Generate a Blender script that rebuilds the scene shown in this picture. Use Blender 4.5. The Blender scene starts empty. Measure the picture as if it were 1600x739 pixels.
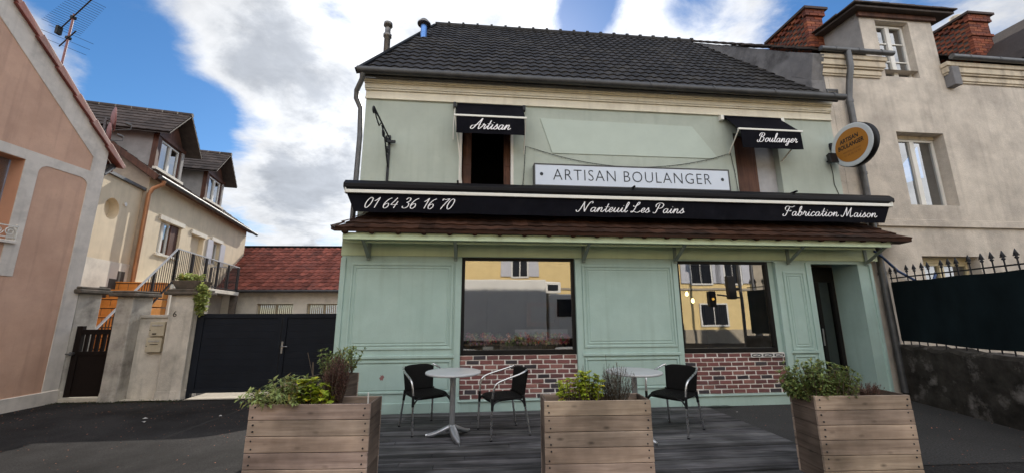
import bpy, math, random
from mathutils import Vector, Matrix
R = math.radians
scene = bpy.context.scene
COL = scene.collection

# ------------------------------------------------------------------ camera, sky, sun, exposure
cam_d = bpy.data.cameras.new('camera'); cam = bpy.data.objects.new('camera', cam_d); COL.objects.link(cam)
cam_d.sensor_width = 36.0; cam_d.lens = 36.0 * 600 / 1600
cam_d.clip_start = 0.05; cam_d.clip_end = 2000
cam.location = (0, 0, 1.45)
cam.rotation_euler = (Matrix.Rotation(R(90 + 11.17), 3, 'X') @ Matrix.Rotation(R(-0.13), 3, 'Z')).to_euler()
scene.camera = cam

SUN_AZ, SUN_EL = R(-1.5), R(32.0)          # measured from +Y (straight behind the bakery), clockwise
sun_d = bpy.data.lights.new('sun', 'SUN'); sun_d.energy = 4.8; sun_d.angle = R(0.6); sun_d.color = (1.0, 0.93, 0.82)
sun = bpy.data.objects.new('sun', sun_d); COL.objects.link(sun)
sdir = Vector((math.sin(SUN_AZ) * math.cos(SUN_EL), math.cos(SUN_AZ) * math.cos(SUN_EL), math.sin(SUN_EL)))
sun.rotation_euler = sdir.to_track_quat('Z', 'Y').to_euler(); sun.location = (0, 30, 25)

scene.view_settings.view_transform = 'Standard'; scene.view_settings.look = 'None'
scene.view_settings.gamma = 1.0; scene.view_settings.use_curve_mapping = False
scene.view_settings.exposure = 0.0

def build_world():
    w = bpy.data.worlds.new('World'); scene.world = w; w.use_nodes = True
    nt = w.node_tree; N = nt.nodes; L = nt.links; N.clear()
    def nd(t, **k):
        n = N.new(t)
        for a, b in k.items(): setattr(n, a, b)
        return n
    def m(op, a, b=None, clamp=False):
        n = nd('ShaderNodeMath', operation=op); n.use_clamp = clamp
        for i, v in enumerate((a, b)):
            if v is None: continue
            if isinstance(v, (int, float)): n.inputs[i].default_value = v
            else: L.new(v, n.inputs[i])
        return n.outputs[0]
    out = nd('ShaderNodeOutputWorld')
    sky = nd('ShaderNodeTexSky', sky_type='NISHITA'); sky.sun_disc = False
    sky.sun_elevation = SUN_EL; sky.sun_rotation = SUN_AZ
    sky.air_density = 1.0; sky.dust_density = 0.3; sky.ozone_density = 4.0
    hsv = nd('ShaderNodeHueSaturation'); hsv.inputs['Saturation'].default_value = 1.22
    L.new(sky.outputs[0], hsv.inputs['Color'])
    bg1 = nd('ShaderNodeBackground'); bg1.inputs[1].default_value = 0.135; L.new(hsv.outputs[0], bg1.inputs[0])
    tc = nd('ShaderNodeTexCoord')
    nrm = nd('ShaderNodeVectorMath', operation='NORMALIZE'); L.new(tc.outputs['Generated'], nrm.inputs[0])
    d = nrm.outputs[0]
    sep = nd('ShaderNodeSeparateXYZ'); L.new(d, sep.inputs[0])
    zz = m('ADD', m('MAXIMUM', sep.outputs[2], 0.0), 0.28)
    cmb = nd('ShaderNodeCombineXYZ'); L.new(m('DIVIDE', sep.outputs[0], zz), cmb.inputs[0]); L.new(m('DIVIDE', sep.outputs[1], zz), cmb.inputs[1])
    def noise(sc, det, rough, off, dist=0.0):
        mp = nd('ShaderNodeMapping'); mp.inputs['Location'].default_value = off; L.new(cmb.outputs[0], mp.inputs[0])
        n = nd('ShaderNodeTexNoise'); n.inputs['Scale'].default_value = sc; n.inputs['Detail'].default_value = det
        n.inputs['Roughness'].default_value = rough; n.inputs['Distortion'].default_value = dist
        L.new(mp.outputs[0], n.inputs['Vector']); return n.outputs[0]
    n1 = noise(3.0, 13, 0.64, (3.1, 1.7, 0.0), 0.35)
    n2 = noise(4.2, 9, 0.58, (8.3, 4.2, 0.0), 0.3)
    acc = m('MULTIPLY', m('SUBTRACT', n1, 0.5), 4.4)
    acc = m('ADD', acc, SKY_BASE)
    for c, r, a in SKY_BLOBS:
        dp = nd('ShaderNodeVectorMath', operation='DOT_PRODUCT'); L.new(d, dp.inputs[0]); dp.inputs[1].default_value = c
        mr = nd('ShaderNodeMapRange', interpolation_type='SMOOTHSTEP'); L.new(dp.outputs['Value'], mr.inputs[0])
        mr.inputs[1].default_value = math.cos(r); mr.inputs[2].default_value = 1.0; mr.inputs[3].default_value = 0; mr.inputs[4].default_value = a
        acc = m('ADD', acc, mr.outputs[0])
    # unseen clouds added behind the camera, as fill light for the shaded fronts
    back = nd('ShaderNodeMapRange', interpolation_type='SMOOTHSTEP'); L.new(sep.outputs[1], back.inputs[0])
    back.inputs[1].default_value = 0.25; back.inputs[2].default_value = -0.35; back.inputs[3].default_value = 0; back.inputs[4].default_value = 0.75
    acc = m('ADD', acc, back.outputs[0])
    cov = nd('ShaderNodeMapRange', interpolation_type='SMOOTHSTEP'); L.new(acc, cov.inputs[0])
    cov.inputs[1].default_value = -0.55; cov.inputs[2].default_value = 0.95; cov.inputs[3].default_value = 0; cov.inputs[4].default_value = 0.97
    # cloud tone: thick middles go grey, rims and the part near the sun stay white
    thick = nd('ShaderNodeMapRange', interpolation_type='SMOOTHSTEP'); L.new(m('ADD', acc, m('MULTIPLY', m('SUBTRACT', n2, 0.5), 4.0)), thick.inputs[0])
    thick.inputs[1].default_value = 0.35; thick.inputs[2].default_value = 2.3
    cr = nd('ShaderNodeValToRGB'); L.new(thick.outputs[0], cr.inputs[0])
    cr.color_ramp.elements[0].position = 0.0; cr.color_ramp.elements[0].color = (0.93, 0.94, 0.96, 1)
    cr.color_ramp.elements[1].position = 1.0; cr.color_ramp.elements[1].color = (0.50, 0.53, 0.58, 1)
    e = cr.color_ramp.elements.new(0.45); e.color = (0.80, 0.82, 0.85, 1)
    sd = nd('ShaderNodeVectorMath', operation='DOT_PRODUCT'); L.new(d, sd.inputs[0]); sd.inputs[1].default_value = sdir
    gl = m('POWER', m('MAXIMUM', sd.outputs['Value'], 0.0), 7.0)
    st = m('ADD', 0.80, m('MULTIPLY', gl, 1.0))
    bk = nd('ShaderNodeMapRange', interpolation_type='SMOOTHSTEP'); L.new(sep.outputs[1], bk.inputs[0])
    bk.inputs[1].default_value = 0.2; bk.inputs[2].default_value = -0.5; bk.inputs[3].default_value = 0; bk.inputs[4].default_value = BACK_FILL  # added brightness of the unseen clouds behind the camera
    n3 = noise(9.0, 9, 0.62, (1.3, 6.2, 0.0), 0.4)
    st = m('MULTIPLY', st, m('ADD', 0.66, m('MULTIPLY', n3, 0.64)))
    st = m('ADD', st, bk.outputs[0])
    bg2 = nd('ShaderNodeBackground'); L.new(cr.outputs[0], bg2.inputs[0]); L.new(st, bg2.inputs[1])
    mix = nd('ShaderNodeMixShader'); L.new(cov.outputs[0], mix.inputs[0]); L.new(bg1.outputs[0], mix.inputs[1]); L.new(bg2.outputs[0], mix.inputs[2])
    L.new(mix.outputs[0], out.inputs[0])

def pixdir(px, py):                       # a direction of the sky, for placing cloud banks
    v = Matrix.Rotation(R(90 + 11.17), 3, 'X') @ Vector(((px - 800) / 600, -(py - 369.5) / 600, -1.0))
    return tuple(v.normalized())
BACK_FILL = 1.9  # fill light added to the sky behind the camera
SKY_BASE = -0.05
SKY_BLOBS = [(pixdir(*p), r, a) for p, r, a in [
    ((560, 60), 0.42, 0.95), ((330, 40), 0.22, 0.7), ((470, 190), 0.26, 0.55), ((720, 10), 0.28, 0.6), ((540, 300), 0.22, 0.55), ((430, 300), 0.16, 0.55), ((390, 240), 0.10, 0.35), ((480, 340), 0.16, 0.45),
    ((1010, 55), 0.13, 0.75), ((1160, 45), 0.13, 0.75), ((60, 90), 0.11, 1.5), ((1570, 40), 0.10, 0.45), ((1490, 20), 0.07, 0.3), ((1540, 90), 0.06, -0.5),
    ((180, 30), 0.13, -0.9), ((140, 120), 0.09, -0.7), ((255, 140), 0.14, -1.3), ((345, 205), 0.12, -1.0), ((300, 180), 0.1, -0.8), ((20, 10), 0.1, -0.4),
    ((920, 8), 0.09, -0.9), ((1255, 15), 0.10, -0.9), ((1085, 5), 0.07, -0.5), ((400, 355), 0.07, -0.2), ((880, 30), 0.06, -0.4)]]
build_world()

# ------------------------------------------------------------------ frames, builders, tags
class Frame:
    def __init__(s, o, ang): s.o = Vector(o); s.a = ang; s.m = Matrix.Rotation(ang, 3, 'Z')
    def w(s, p): return s.o + s.m @ Vector(p)
WORLD = Frame((0, 0, 0), 0)
BK = Frame((-0.01, 6.23, 0), R(5.5))           # bakery front: x along it, -y towards the street
GT = Frame((-6.57, 8.20, 0), R(5.5))           # the line of gates and posts
YF = Frame((-9.9, 10.0, 0), math.atan2(0.954, -0.300))
PF = Frame((-8.9, 7.5, 0), R(91.4))
FF = Frame((6.735, 7.03, 0), math.atan2(-0.983, -0.180))
RH = Frame((-12.3, 17.0, 0), R(2.0))

INFO = {}
def tag(o, label=None, cat=None, group=None, kind=None):
    if label: o['label'] = label
    if cat: o['category'] = cat
    if group: o['group'] = group
    if kind: o['kind'] = kind
    return o
def thing(name, label, cat, fr, org, group=None, rot=0.0):
    o = bpy.data.objects.new(name, None); COL.objects.link(o); o.empty_display_size = 0.1
    o.location = fr.w(org); o.rotation_euler = (0, 0, fr.a + rot)
    INFO[o.name] = Vector(org)
    return tag(o, label, cat, group)

class MB:
    def __init__(s): s.v = []; s.f = []; s.sm = []; s.c = []; s.mi = []; s.cur = 0
    def add(s, vs, fs, smooth=False, col=None):
        b = len(s.v); s.v += [tuple(p) for p in vs]
        for f in fs: s.f.append([b + i for i in f]); s.sm.append(smooth); s.c.append(col); s.mi.append(s.cur)
        return s
    def box(s, x0, x1, y0, y1, z0, z1, col=None):
        if x0 > x1: x0, x1 = x1, x0
        if y0 > y1: y0, y1 = y1, y0
        if z0 > z1: z0, z1 = z1, z0
        vs = [(x0,y0,z0),(x1,y0,z0),(x1,y1,z0),(x0,y1,z0),(x0,y0,z1),(x1,y0,z1),(x1,y1,z1),(x0,y1,z1)]
        return s.add(vs, [(0,3,2,1),(4,5,6,7),(0,1,5,4),(1,2,6,5),(2,3,7,6),(3,0,4,7)], False, col)
    def hexa(s, vs, col=None):          # 8 corners, bottom loop then top loop
        return s.add(vs, [(0,3,2,1),(4,5,6,7),(0,1,5,4),(1,2,6,5),(2,3,7,6),(3,0,4,7)], False, col)
    def bar(s, a, b, w, t, up=(0,0,1), col=None):
        a = Vector(a); b = Vector(b); d = (b - a).normalized(); u = Vector(up)
        if abs(d.dot(u)) > 0.98: u = Vector((1,0,0))
        x = d.cross(u).normalized(); y = x.cross(d).normalized()
        q = [(-w/2,-t/2),(w/2,-t/2),(w/2,t/2),(-w/2,t/2)]
        return s.hexa([a + x*i + y*j for i, j in q] + [b + x*i + y*j for i, j in q], col)
    def prism(s, pts, axis, a, b, col=None):   # polygon in the plane across axis, pushed from a to b
        n = len(pts)
        def P(p, k):
            return (k, p[0], p[1]) if axis == 'x' else (p[0], k, p[1]) if axis == 'y' else (p[0], p[1], k)
        vs = [P(p, a) for p in pts] + [P(p, b) for p in pts]
        fs = [tuple(range(n))[::-1], tuple(range(n, 2*n))] + [(i, (i+1) % n, n + (i+1) % n, n + i) for i in range(n)]
        return s.add(vs, fs, False, col)
    def tube(s, pts, r, n=8, cap=True, col=None):
        pts = [Vector(p) for p in pts]; k = len(pts)
        rs = r if isinstance(r, (list, tuple)) else [r] * k
        vs = []; ref = None
        for i, p in enumerate(pts):
            t = (pts[min(i+1, k-1)] - pts[max(i-1, 0)]).normalized()
            if ref is None: ref = Vector((0,0,1)) if abs(t.z) < 0.9 else Vector((1,0,0))
            x = t.cross(ref).normalized(); y = x.cross(t).normalized(); ref = y
            for j in range(n):
                a = 2*math.pi*j/n; vs.append(p + (x*math.cos(a) + y*math.sin(a)) * rs[i])
        fs = []
        for i in range(k-1):
            for j in range(n): fs.append((i*n+j, i*n+(j+1) % n, (i+1)*n+(j+1) % n, (i+1)*n+j))
        s.add(vs, fs, True, col)
        if cap: s.add([vs[j] for j in range(n)] , [tuple(range(n))[::-1]], False, col); s.add([vs[(k-1)*n+j] for j in range(n)], [tuple(range(n))], False, col)
        return s
    def lathe(s, prof, c, n=24, axis='z', col=None, smooth=True):
        vs = []; k = len(prof); c = Vector(c)
        for r, h in prof:
            for j in range(n):
                a = 2*math.pi*j/n
                if axis == 'z': vs.append(c + Vector((r*math.cos(a), r*math.sin(a), h)))
                elif axis == 'x': vs.append(c + Vector((h, r*math.cos(a), r*math.sin(a))))
                else: vs.append(c + Vector((r*math.cos(a), h, r*math.sin(a))))
        fs = []
        for i in range(k-1):
            for j in range(n): fs.append((i*n+j, i*n+(j+1) % n, (i+1)*n+(j+1) % n, (i+1)*n+j))
        s.add(vs, fs, smooth, col)
        for i, o in ((0, 1), (k-1, 0)):
            if prof[i][0] > 1e-4: s.add([vs[i*n+j] for j in range(n)], [tuple(range(n))[::-1] if o else tuple(range(n))], False, col)
        return s
    def build(s, name, mat, parent=None, fr=None, org=None, bevel=0.0):
        """parent: part of a thing (vertices are in that thing's frame). Otherwise a thing of one mesh."""
        if parent is not None: o0 = INFO[parent.name]
        else: o0 = Vector(org or (0,0,0))
        me = bpy.data.meshes.new(name)
        me.from_pydata([Vector(p) - o0 for p in s.v], [], s.f)
        me.polygons.foreach_set('use_smooth', s.sm)
        mats = mat if isinstance(mat, (list, tuple)) else [mat]
        for m_ in mats: me.materials.append(m_)
        if len(mats) > 1: me.polygons.foreach_set('material_index', s.mi)
        if any(c is not None for c in s.c):
            at = me.color_attributes.new('tint', 'FLOAT_COLOR', 'CORNER')
            buf = []
            for f, c in zip(s.f, s.c):
                q = (1,1,1) if c is None else (c,c,c) if isinstance(c, (int,float)) else c
                buf += [q[0], q[1], q[2], 1.0] * len(f)
            at.data.foreach_set('color', buf)
        me.validate(); me.update()
        o = bpy.data.objects.new(name, me); COL.objects.link(o)
        if parent is not None:
            o.parent = parent; INFO[o.name] = o0
        else:
            fr = fr or WORLD; o.location = fr.w(o0); o.rotation_euler = (0, 0, fr.a); INFO[o.name] = o0
        if bevel > 0:
            b = o.modifiers.new('bevel', 'BEVEL'); b.width = bevel; b.segments = 2; b.limit_method = 'ANGLE'; b.angle_limit = R(40)
        return o

def wall_open(mb, x0, x1, z0, z1, y, th, ops, reveal=None):
    """wall face at depth y with rectangular openings (xa,xb,za,zb), thickness th (towards +y)"""
    xs = sorted({x0, x1, *[o[0] for o in ops], *[o[1] for o in ops]}); zs = sorted({z0, z1, *[o[2] for o in ops], *[o[3] for o in ops]})
    xs = [x for x in xs if x0 <= x <= x1]; zs = [z for z in zs if z0 <= z <= z1]
    for i in range(len(xs)-1):
        for j in range(len(zs)-1):
            cx = (xs[i]+xs[i+1])/2; cz = (zs[j]+zs[j+1])/2
            if any(o[0] < cx < o[1] and o[2] < cz < o[3] for o in ops): continue
            a, b, c, d = xs[i], xs[i+1], zs[j], zs[j+1]
            mb.add([(a,y,c),(b,y,c),(b,y,d),(a,y,d)], [(0,1,2,3)])
            mb.add([(a,y+th,c),(b,y+th,c),(b,y+th,d),(a,y+th,d)], [(3,2,1,0)])
    for a, b, c, d in ops:
        mb.add([(a,y,c),(a,y+th,c),(a,y+th,d),(a,y,d)], [(0,1,2,3)]); mb.add([(b,y,c),(b,y+th,c),(b,y+th,d),(b,y,d)], [(3,2,1,0)])
        mb.add([(a,y,c),(b,y,c),(b,y+th,c),(a,y+th,c)], [(0,1,2,3)]); mb.add([(a,y,d),(b,y,d),(b,y+th,d),(a,y+th,d)], [(3,2,1,0)])
    mb.add([(x0,y,z0),(x0,y+th,z0),(x0,y+th,z1),(x0,y,z1)], [(3,2,1,0)]); mb.add([(x1,y,z0),(x1,y+th,z0),(x1,y+th,z1),(x1,y,z1)], [(0,1,2,3)])
    mb.add([(x0,y,z1),(x1,y,z1),(x1,y+th,z1),(x0,y+th,z1)], [(0,1,2,3)])
    return mb

def rect_frame(mb, x0, x1, z0, z1, w, y0, y1, wb=None, wt=None):
    wb = w if wb is None else wb; wt = w if wt is None else wt
    mb.box(x0, x0+w, y0, y1, z0, z1); mb.box(x1-w, x1, y0, y1, z0, z1)
    mb.box(x0+w, x1-w, y0, y1, z0, z0+wb); mb.box(x0+w, x1-w, y0, y1, z1-wt, z1)
    return mb

def tile_roof(mb, eL, eR, rR, rL, wave=0.2, amp=0.02, rows=16, step=0.025, sub=6, rng=None, vary=0.25):
    eL, eR, rR, rL = map(Vector, (eL, eR, rR, rL)); ex = (eR-eL).normalized()
    mid = ((rL+rR)-(eL+eR))/2; up = (mid - ex*mid.dot(ex)); H = up.length; up.normalize(); nn = ex.cross(up).normalized()
    a0, a1 = 0.0, (eR-eL).length; b0, b1 = (rL-eL).dot(ex), (rR-eL).dot(ex)
    lo, hi = min(a0, b0), max(a1, b1); n = int((hi-lo)/wave*sub)+1
    rng = rng or random.Random(1)
    tints = {}
    for r in range(rows):
        lines = []
        for t, h in ((r/rows, step), ((r+1.06)/rows if r < rows-1 else 1.0, 0.0)):
            L0 = a0+(b0-a0)*min(t, 1); L1 = a1+(b1-a1)*min(t, 1); ln = []
            for i in range(n+1):
                s = lo+(hi-lo)*i/n; c = min(max(s, L0), L1)
                ph = (c/wave) % 1.0
                hgt = amp*(0.5+0.5*math.cos(2*math.pi*ph))**0.8 + h
                ln.append(eL + ex*c + up*(H*t) + nn*hgt)
            lines.append(ln)
        base = [p - nn*(step+amp*0.5) for p in lines[0]]
        for i in range(n):
            if (lines[0][i]-lines[0][i+1]).length < 1e-5 and (lines[1][i]-lines[1][i+1]).length < 1e-5: continue
            k = (r, int((lo+(hi-lo)*(i+0.5)/n)/wave))
            if k not in tints: tints[k] = 1 + rng.uniform(-vary, vary)
            mb.add([lines[0][i], lines[0][i+1], lines[1][i+1], lines[1][i]], [(0,1,2,3)], True, tints[k])
            mb.add([base[i], base[i+1], lines[0][i+1], lines[0][i]], [(0,1,2,3)], False, tints[k])
    return mb

# ------------------------------------------------------------------ materials
def mat(name, col, rough=0.7, var=0.15, scale=6.0, bump=0.0, bscale=40.0, metal=0.0, tint=False, col2=None, c2scale=1.5, c2lo=0.5, c2hi=0.7, spec=0.3, stretch=(1,1,1), speck=0.0, streak=0.0, streakcol=(0.3,0.28,0.25)):
    m = bpy.data.materials.new(name); m.use_nodes = True; nt = m.node_tree; N = nt.nodes; L = nt.links
    b = N['Principled BSDF']; b.inputs['Roughness'].default_value = rough; b.inputs['Metallic'].default_value = metal
    b.inputs['Specular IOR Level'].default_value = spec
    tc = N.new('ShaderNodeTexCoord'); mp = N.new('ShaderNodeMapping'); L.new(tc.outputs['Object'], mp.inputs[0]); mp.inputs['Scale'].default_value = stretch
    def noise(sc, det=6, off=0.0, rough_=0.6):
        n = N.new('ShaderNodeTexNoise'); n.inputs['Scale'].default_value = sc; n.inputs['Detail'].default_value = det; n.inputs['Roughness'].default_value = rough_
        if off:
            q = N.new('ShaderNodeMapping'); q.inputs['Location'].default_value = (off, off*0.7, off*1.3); L.new(mp.outputs[0], q.inputs[0]); L.new(q.outputs[0], n.inputs['Vector'])
        else: L.new(mp.outputs[0], n.inputs['Vector'])
        return n.outputs[0]
    def mixc(f, a, c, typ='MIX'):
        x = N.new('ShaderNodeMix'); x.data_type = 'RGBA'; x.blend_type = typ
        if isinstance(f, (int, float)): x.inputs[0].default_value = f
        else: L.new(f, x.inputs[0])
        for i, v in ((6, a), (7, c)):
            if isinstance(v, tuple): x.inputs[i].default_value = (*v, 1)
            else: L.new(v, x.inputs[i])
        return x.outputs[2]
    def mr(v, a, b_, c=0.0, d=1.0):
        x = N.new('ShaderNodeMapRange'); L.new(v, x.inputs[0]); x.inputs[1].default_value = a; x.inputs[2].default_value = b_; x.inputs[3].default_value = c; x.inputs[4].default_value = d
        return x.outputs[0]
    n1 = noise(scale)
    lo = tuple(max(0, c*(1-var)) for c in col); hi = tuple(min(1, c*(1+var)) for c in col)
    c = mixc(mr(n1, 0.3, 0.7), lo, hi)
    if col2 is not None: c = mixc(mr(noise(c2scale, 8, 3.7, 0.65), c2lo, c2hi), c, col2)
    if streak > 0:
        q = N.new('ShaderNodeMapping'); q.inputs['Scale'].default_value = (5.0, 5.0, 0.35); L.new(tc.outputs['Object'], q.inputs[0])
        n = N.new('ShaderNodeTexNoise'); n.inputs['Scale'].default_value = 1.6; n.inputs['Detail'].default_value = 6; L.new(q.outputs[0], n.inputs['Vector'])
        c = mixc(mr(n.outputs[0], 0.52, 0.78, 0, streak), c, streakcol)
    if speck > 0: c = mixc(mr(noise(16, 7, 5.1, 0.7), 0.60, 0.72, 0, speck), c, tuple(q*0.5 for q in col))
    if tint:
        a = N.new('ShaderNodeAttribute'); a.attribute_name = 'tint'; c = mixc(1.0, c, a.outputs['Color'], 'MULTIPLY')
    L.new(c, b.inputs['Base Color'])
    if bump > 0:
        bp = N.new('ShaderNodeBump'); bp.inputs['Strength'].default_value = bump; bp.inputs['Distance'].default_value = 0.02
        L.new(noise(bscale, 5, 1.3), bp.inputs['Height']); L.new(bp.outputs[0], b.inputs['Normal'])
    r2 = N.new('ShaderNodeMapRange'); L.new(n1, r2.inputs[0]); r2.inputs[3].default_value = max(0.02, rough-0.12); r2.inputs[4].default_value = min(1, rough+0.12); L.new(r2.outputs[0], b.inputs['Roughness'])
    return m

def mat_glass(name, refl=0.35, tintc=(0.85, 0.9, 0.9), wob=0.0):
    m = bpy.data.materials.new(name); m.use_nodes = True; nt = m.node_tree; N = nt.nodes; L = nt.links; N.clear()
    o = N.new('ShaderNodeOutputMaterial'); t = N.new('ShaderNodeBsdfTransparent'); t.inputs[0].default_value = (*tintc, 1)
    g = N.new('ShaderNodeBsdfGlossy'); g.inputs['Roughness'].default_value = 0.0; g.inputs[0].default_value = (0.95, 0.95, 0.95, 1)
    fr = N.new('ShaderNodeLayerWeight'); fr.inputs[0].default_value = 0.25
    mr = N.new('ShaderNodeMapRange'); L.new(fr.outputs['Facing'], mr.inputs[0]); mr.inputs[3].default_value = refl; mr.inputs[4].default_value = min(1, refl + 0.5)
    x = N.new('ShaderNodeMixShader'); L.new(mr.outputs[0], x.inputs[0]); L.new(t.outputs[0], x.inputs[1]); L.new(g.outputs[0], x.inputs[2]); L.new(x.outputs[0], o.inputs[0])
    if wob:
        tc = N.new('ShaderNodeTexCoord'); n = N.new('ShaderNodeTexNoise'); n.inputs['Scale'].default_value = 1.2; L.new(tc.outputs['Object'], n.inputs['Vector'])
        bp = N.new('ShaderNodeBump'); bp.inputs['Strength'].default_value = wob; bp.inputs['Distance'].default_value = 0.05; L.new(n.outputs[0], bp.inputs['Height']); L.new(bp.outputs[0], g.inputs['Normal'])
    return m
def mat_emit(name, col, s):
    m = bpy.data.materials.new(name); m.use_nodes = True; b = m.node_tree.nodes['Principled BSDF']
    b.inputs['Base Color'].default_value = (*col, 1); b.inputs['Emission Color'].default_value = (*col, 1); b.inputs['Emission Strength'].default_value = s
    return m
def mat_wood(name, col, dark, rough=0.75, along='x', scale=1.0, tint=True, knots=True, bump=0.25):
    m = bpy.data.materials.new(name); m.use_nodes = True; nt = m.node_tree; N = nt.nodes; L = nt.links
    b = N['Principled BSDF']; b.inputs['Roughness'].default_value = rough; b.inputs['Specular IOR Level'].default_value = 0.25
    tc = N.new('ShaderNodeTexCoord'); mp = N.new('ShaderNodeMapping'); L.new(tc.outputs['Object'], mp.inputs[0])
    mp.inputs['Scale'].default_value = {'x': (1.2*scale, 22*scale, 22*scale), 'y': (22*scale, 1.2*scale, 22*scale), 'z': (22*scale, 22*scale, 1.2*scale)}[along]
    n = N.new('ShaderNodeTexNoise'); n.inputs['Scale'].default_value = 1.0; n.inputs['Detail'].default_value = 8; n.inputs['Roughness'].default_value = 0.65; n.inputs['Distortion'].default_value = 0.6; L.new(mp.outputs[0], n.inputs['Vector'])
    r = N.new('ShaderNodeMapRange'); L.new(n.outputs[0], r.inputs[0]); r.inputs[1].default_value = 0.32; r.inputs[2].default_value = 0.68
    x = N.new('ShaderNodeMix'); x.data_type = 'RGBA'; L.new(r.outputs[0], x.inputs[0]); x.inputs[6].default_value = (*dark, 1); x.inputs[7].default_value = (*col, 1); c = x.outputs[2]
    n2 = N.new('ShaderNodeTexNoise'); n2.inputs['Scale'].default_value = 2.2; n2.inputs['Detail'].default_value = 5; L.new(tc.outputs['Object'], n2.inputs['Vector'])
    r2 = N.new('ShaderNodeMapRange'); L.new(n2.outputs[0], r2.inputs[0]); r2.inputs[1].default_value = 0.35; r2.inputs[2].default_value = 0.7; r2.inputs[3].default_value = 0.50; r2.inputs[4].default_value = 1.12
    x2 = N.new('ShaderNodeMix'); x2.data_type = 'RGBA'; x2.blend_type = 'MULTIPLY'; x2.inputs[0].default_value = 1; L.new(c, x2.inputs[6]); L.new(r2.outputs[0], x2.inputs[7]); c = x2.outputs[2]
    if knots:
        mp2 = N.new('ShaderNodeMapping'); L.new(tc.outputs['Object'], mp2.inputs[0]); mp2.inputs['Scale'].default_value = {'x': (4, 9, 9), 'y': (9, 4, 9), 'z': (9, 9, 4)}[along]
        vo = N.new('ShaderNodeTexVoronoi'); vo.inputs['Scale'].default_value = 1.0; vo.inputs['Randomness'].default_value = 1.0; L.new(mp2.outputs[0], vo.inputs['Vector'])
        r3 = N.new('ShaderNodeMapRange'); L.new(vo.outputs['Distance'], r3.inputs[0]); r3.inputs[1].default_value = 0.04; r3.inputs[2].default_value = 0.17; r3.inputs[3].default_value = 0.45; r3.inputs[4].default_value = 1.0
        x3 = N.new('ShaderNodeMix'); x3.data_type = 'RGBA'; x3.blend_type = 'MULTIPLY'; x3.inputs[0].default_value = 1; L.new(c, x3.inputs[6]); L.new(r3.outputs[0], x3.inputs[7]); c = x3.outputs[2]
    if tint:
        a = N.new('ShaderNodeAttribute'); a.attribute_name = 'tint'
        x4 = N.new('ShaderNodeMix'); x4.data_type = 'RGBA'; x4.blend_type = 'MULTIPLY'; x4.inputs[0].default_value = 1; L.new(c, x4.inputs[6]); L.new(a.outputs['Color'], x4.inputs[7]); c = x4.outputs[2]
    L.new(c, b.inputs['Base Color'])
    bp = N.new('ShaderNodeBump'); bp.inputs['Strength'].default_value = bump; bp.inputs['Distance'].default_value = 0.01; L.new(n.outputs[0], bp.inputs['Height']); L.new(bp.outputs[0], b.inputs['Normal'])
    return m
def mat_leaf(name, col, rough=0.5):
    m = bpy.data.materials.new(name); m.use_nodes = True; nt = m.node_tree; N = nt.nodes; L = nt.links
    b = N['Principled BSDF']; b.inputs['Roughness'].default_value = rough; b.inputs['Specular IOR Level'].default_value = 0.3
    a = N.new('ShaderNodeAttribute'); a.attribute_name = 'tint'
    x = N.new('ShaderNodeMix'); x.data_type = 'RGBA'; x.blend_type = 'MULTIPLY'; x.inputs[0].default_value = 1; x.inputs[6].default_value = (*col, 1); L.new(a.outputs['Color'], x.inputs[7])
    L.new(x.outputs[2], b.inputs['Base Color'])
    t = N.new('ShaderNodeBsdfTranslucent'); L.new(x.outputs[2], t.inputs[0]); mx = N.new('ShaderNodeMixShader'); mx.inputs[0].default_value = 0.3
    L.new(b.outputs[0], mx.inputs[1]); L.new(t.outputs[0], mx.inputs[2]); L.new(mx.outputs[0], N['Material Output'].inputs[0])
    return m

M = {}
M['green'] = mat('sea_green_paint', (0.385, 0.510, 0.472), 0.5, 0.07, 2.5, 0.10, 60, col2=(0.325, 0.45, 0.412), c2scale=1.1, c2lo=0.45, c2hi=0.8, spec=0.3, speck=0.28, streak=0.36, streakcol=(0.25, 0.33, 0.29))
M['green_up'] = mat('grey_green_render', (0.405, 0.45, 0.400), 0.85, 0.06, 3.0, 0.2, 90, speck=0.2, col2=(0.34, 0.38, 0.34), c2scale=0.9, c2lo=0.45, c2hi=0.8, streak=0.35, streakcol=(0.27, 0.31, 0.27))
M['green_patch'] = mat('pale_green_panel', (0.44, 0.505, 0.455), 0.75, 0.04, 3.0, 0.05, 90)
M['fascia'] = mat('bounce_lit_green_paint', (0.52, 0.62, 0.43), 0.5, 0.06, 3.0, 0.06, 60, streak=0.25, streakcol=(0.3, 0.35, 0.26))  # shop green lightened and yellowed: bounce light painted into the colour
M['bracket'] = mat('grey_green_metal', (0.22, 0.27, 0.24), 0.5, 0.1, 6)
M['cream'] = mat('cream_moulding', (0.76, 0.71, 0.59), 0.7, 0.08, 3, 0.1, 50, col2=(0.58, 0.52, 0.42), c2scale=2.0, c2lo=0.55, c2hi=0.85, streak=0.25, streakcol=(0.35, 0.3, 0.23))
M['tile'] = mat('dark_roof_tile', (0.025, 0.0235, 0.0245), 0.65, 0.3, 8, 0.2, 60, tint=True, spec=0.2, col2=(0.042, 0.038, 0.033), c2scale=1.8, c2lo=0.5, c2hi=0.75)
M['tile_brown'] = mat('brown_roof_tile', (0.047, 0.022, 0.014), 0.85, 0.45, 7, 0.3, 40, tint=True, spec=0.1, col2=(0.026, 0.018, 0.015), c2scale=3.0, c2lo=0.45, c2hi=0.68, stretch=(0.35, 2.0, 2.0))
M['tile_red'] = mat('red_roof_tile', (0.20, 0.062, 0.044), 0.75, 0.35, 6, 0.2, 40, tint=True, spec=0.15, col2=(0.075, 0.038, 0.033), c2scale=1.5, c2lo=0.5, c2hi=0.75)
M['verge'] = mat('red_verge_tile', (0.17, 0.045, 0.035), 0.6, 0.2, 8, 0.1, 50, tint=True)
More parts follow.
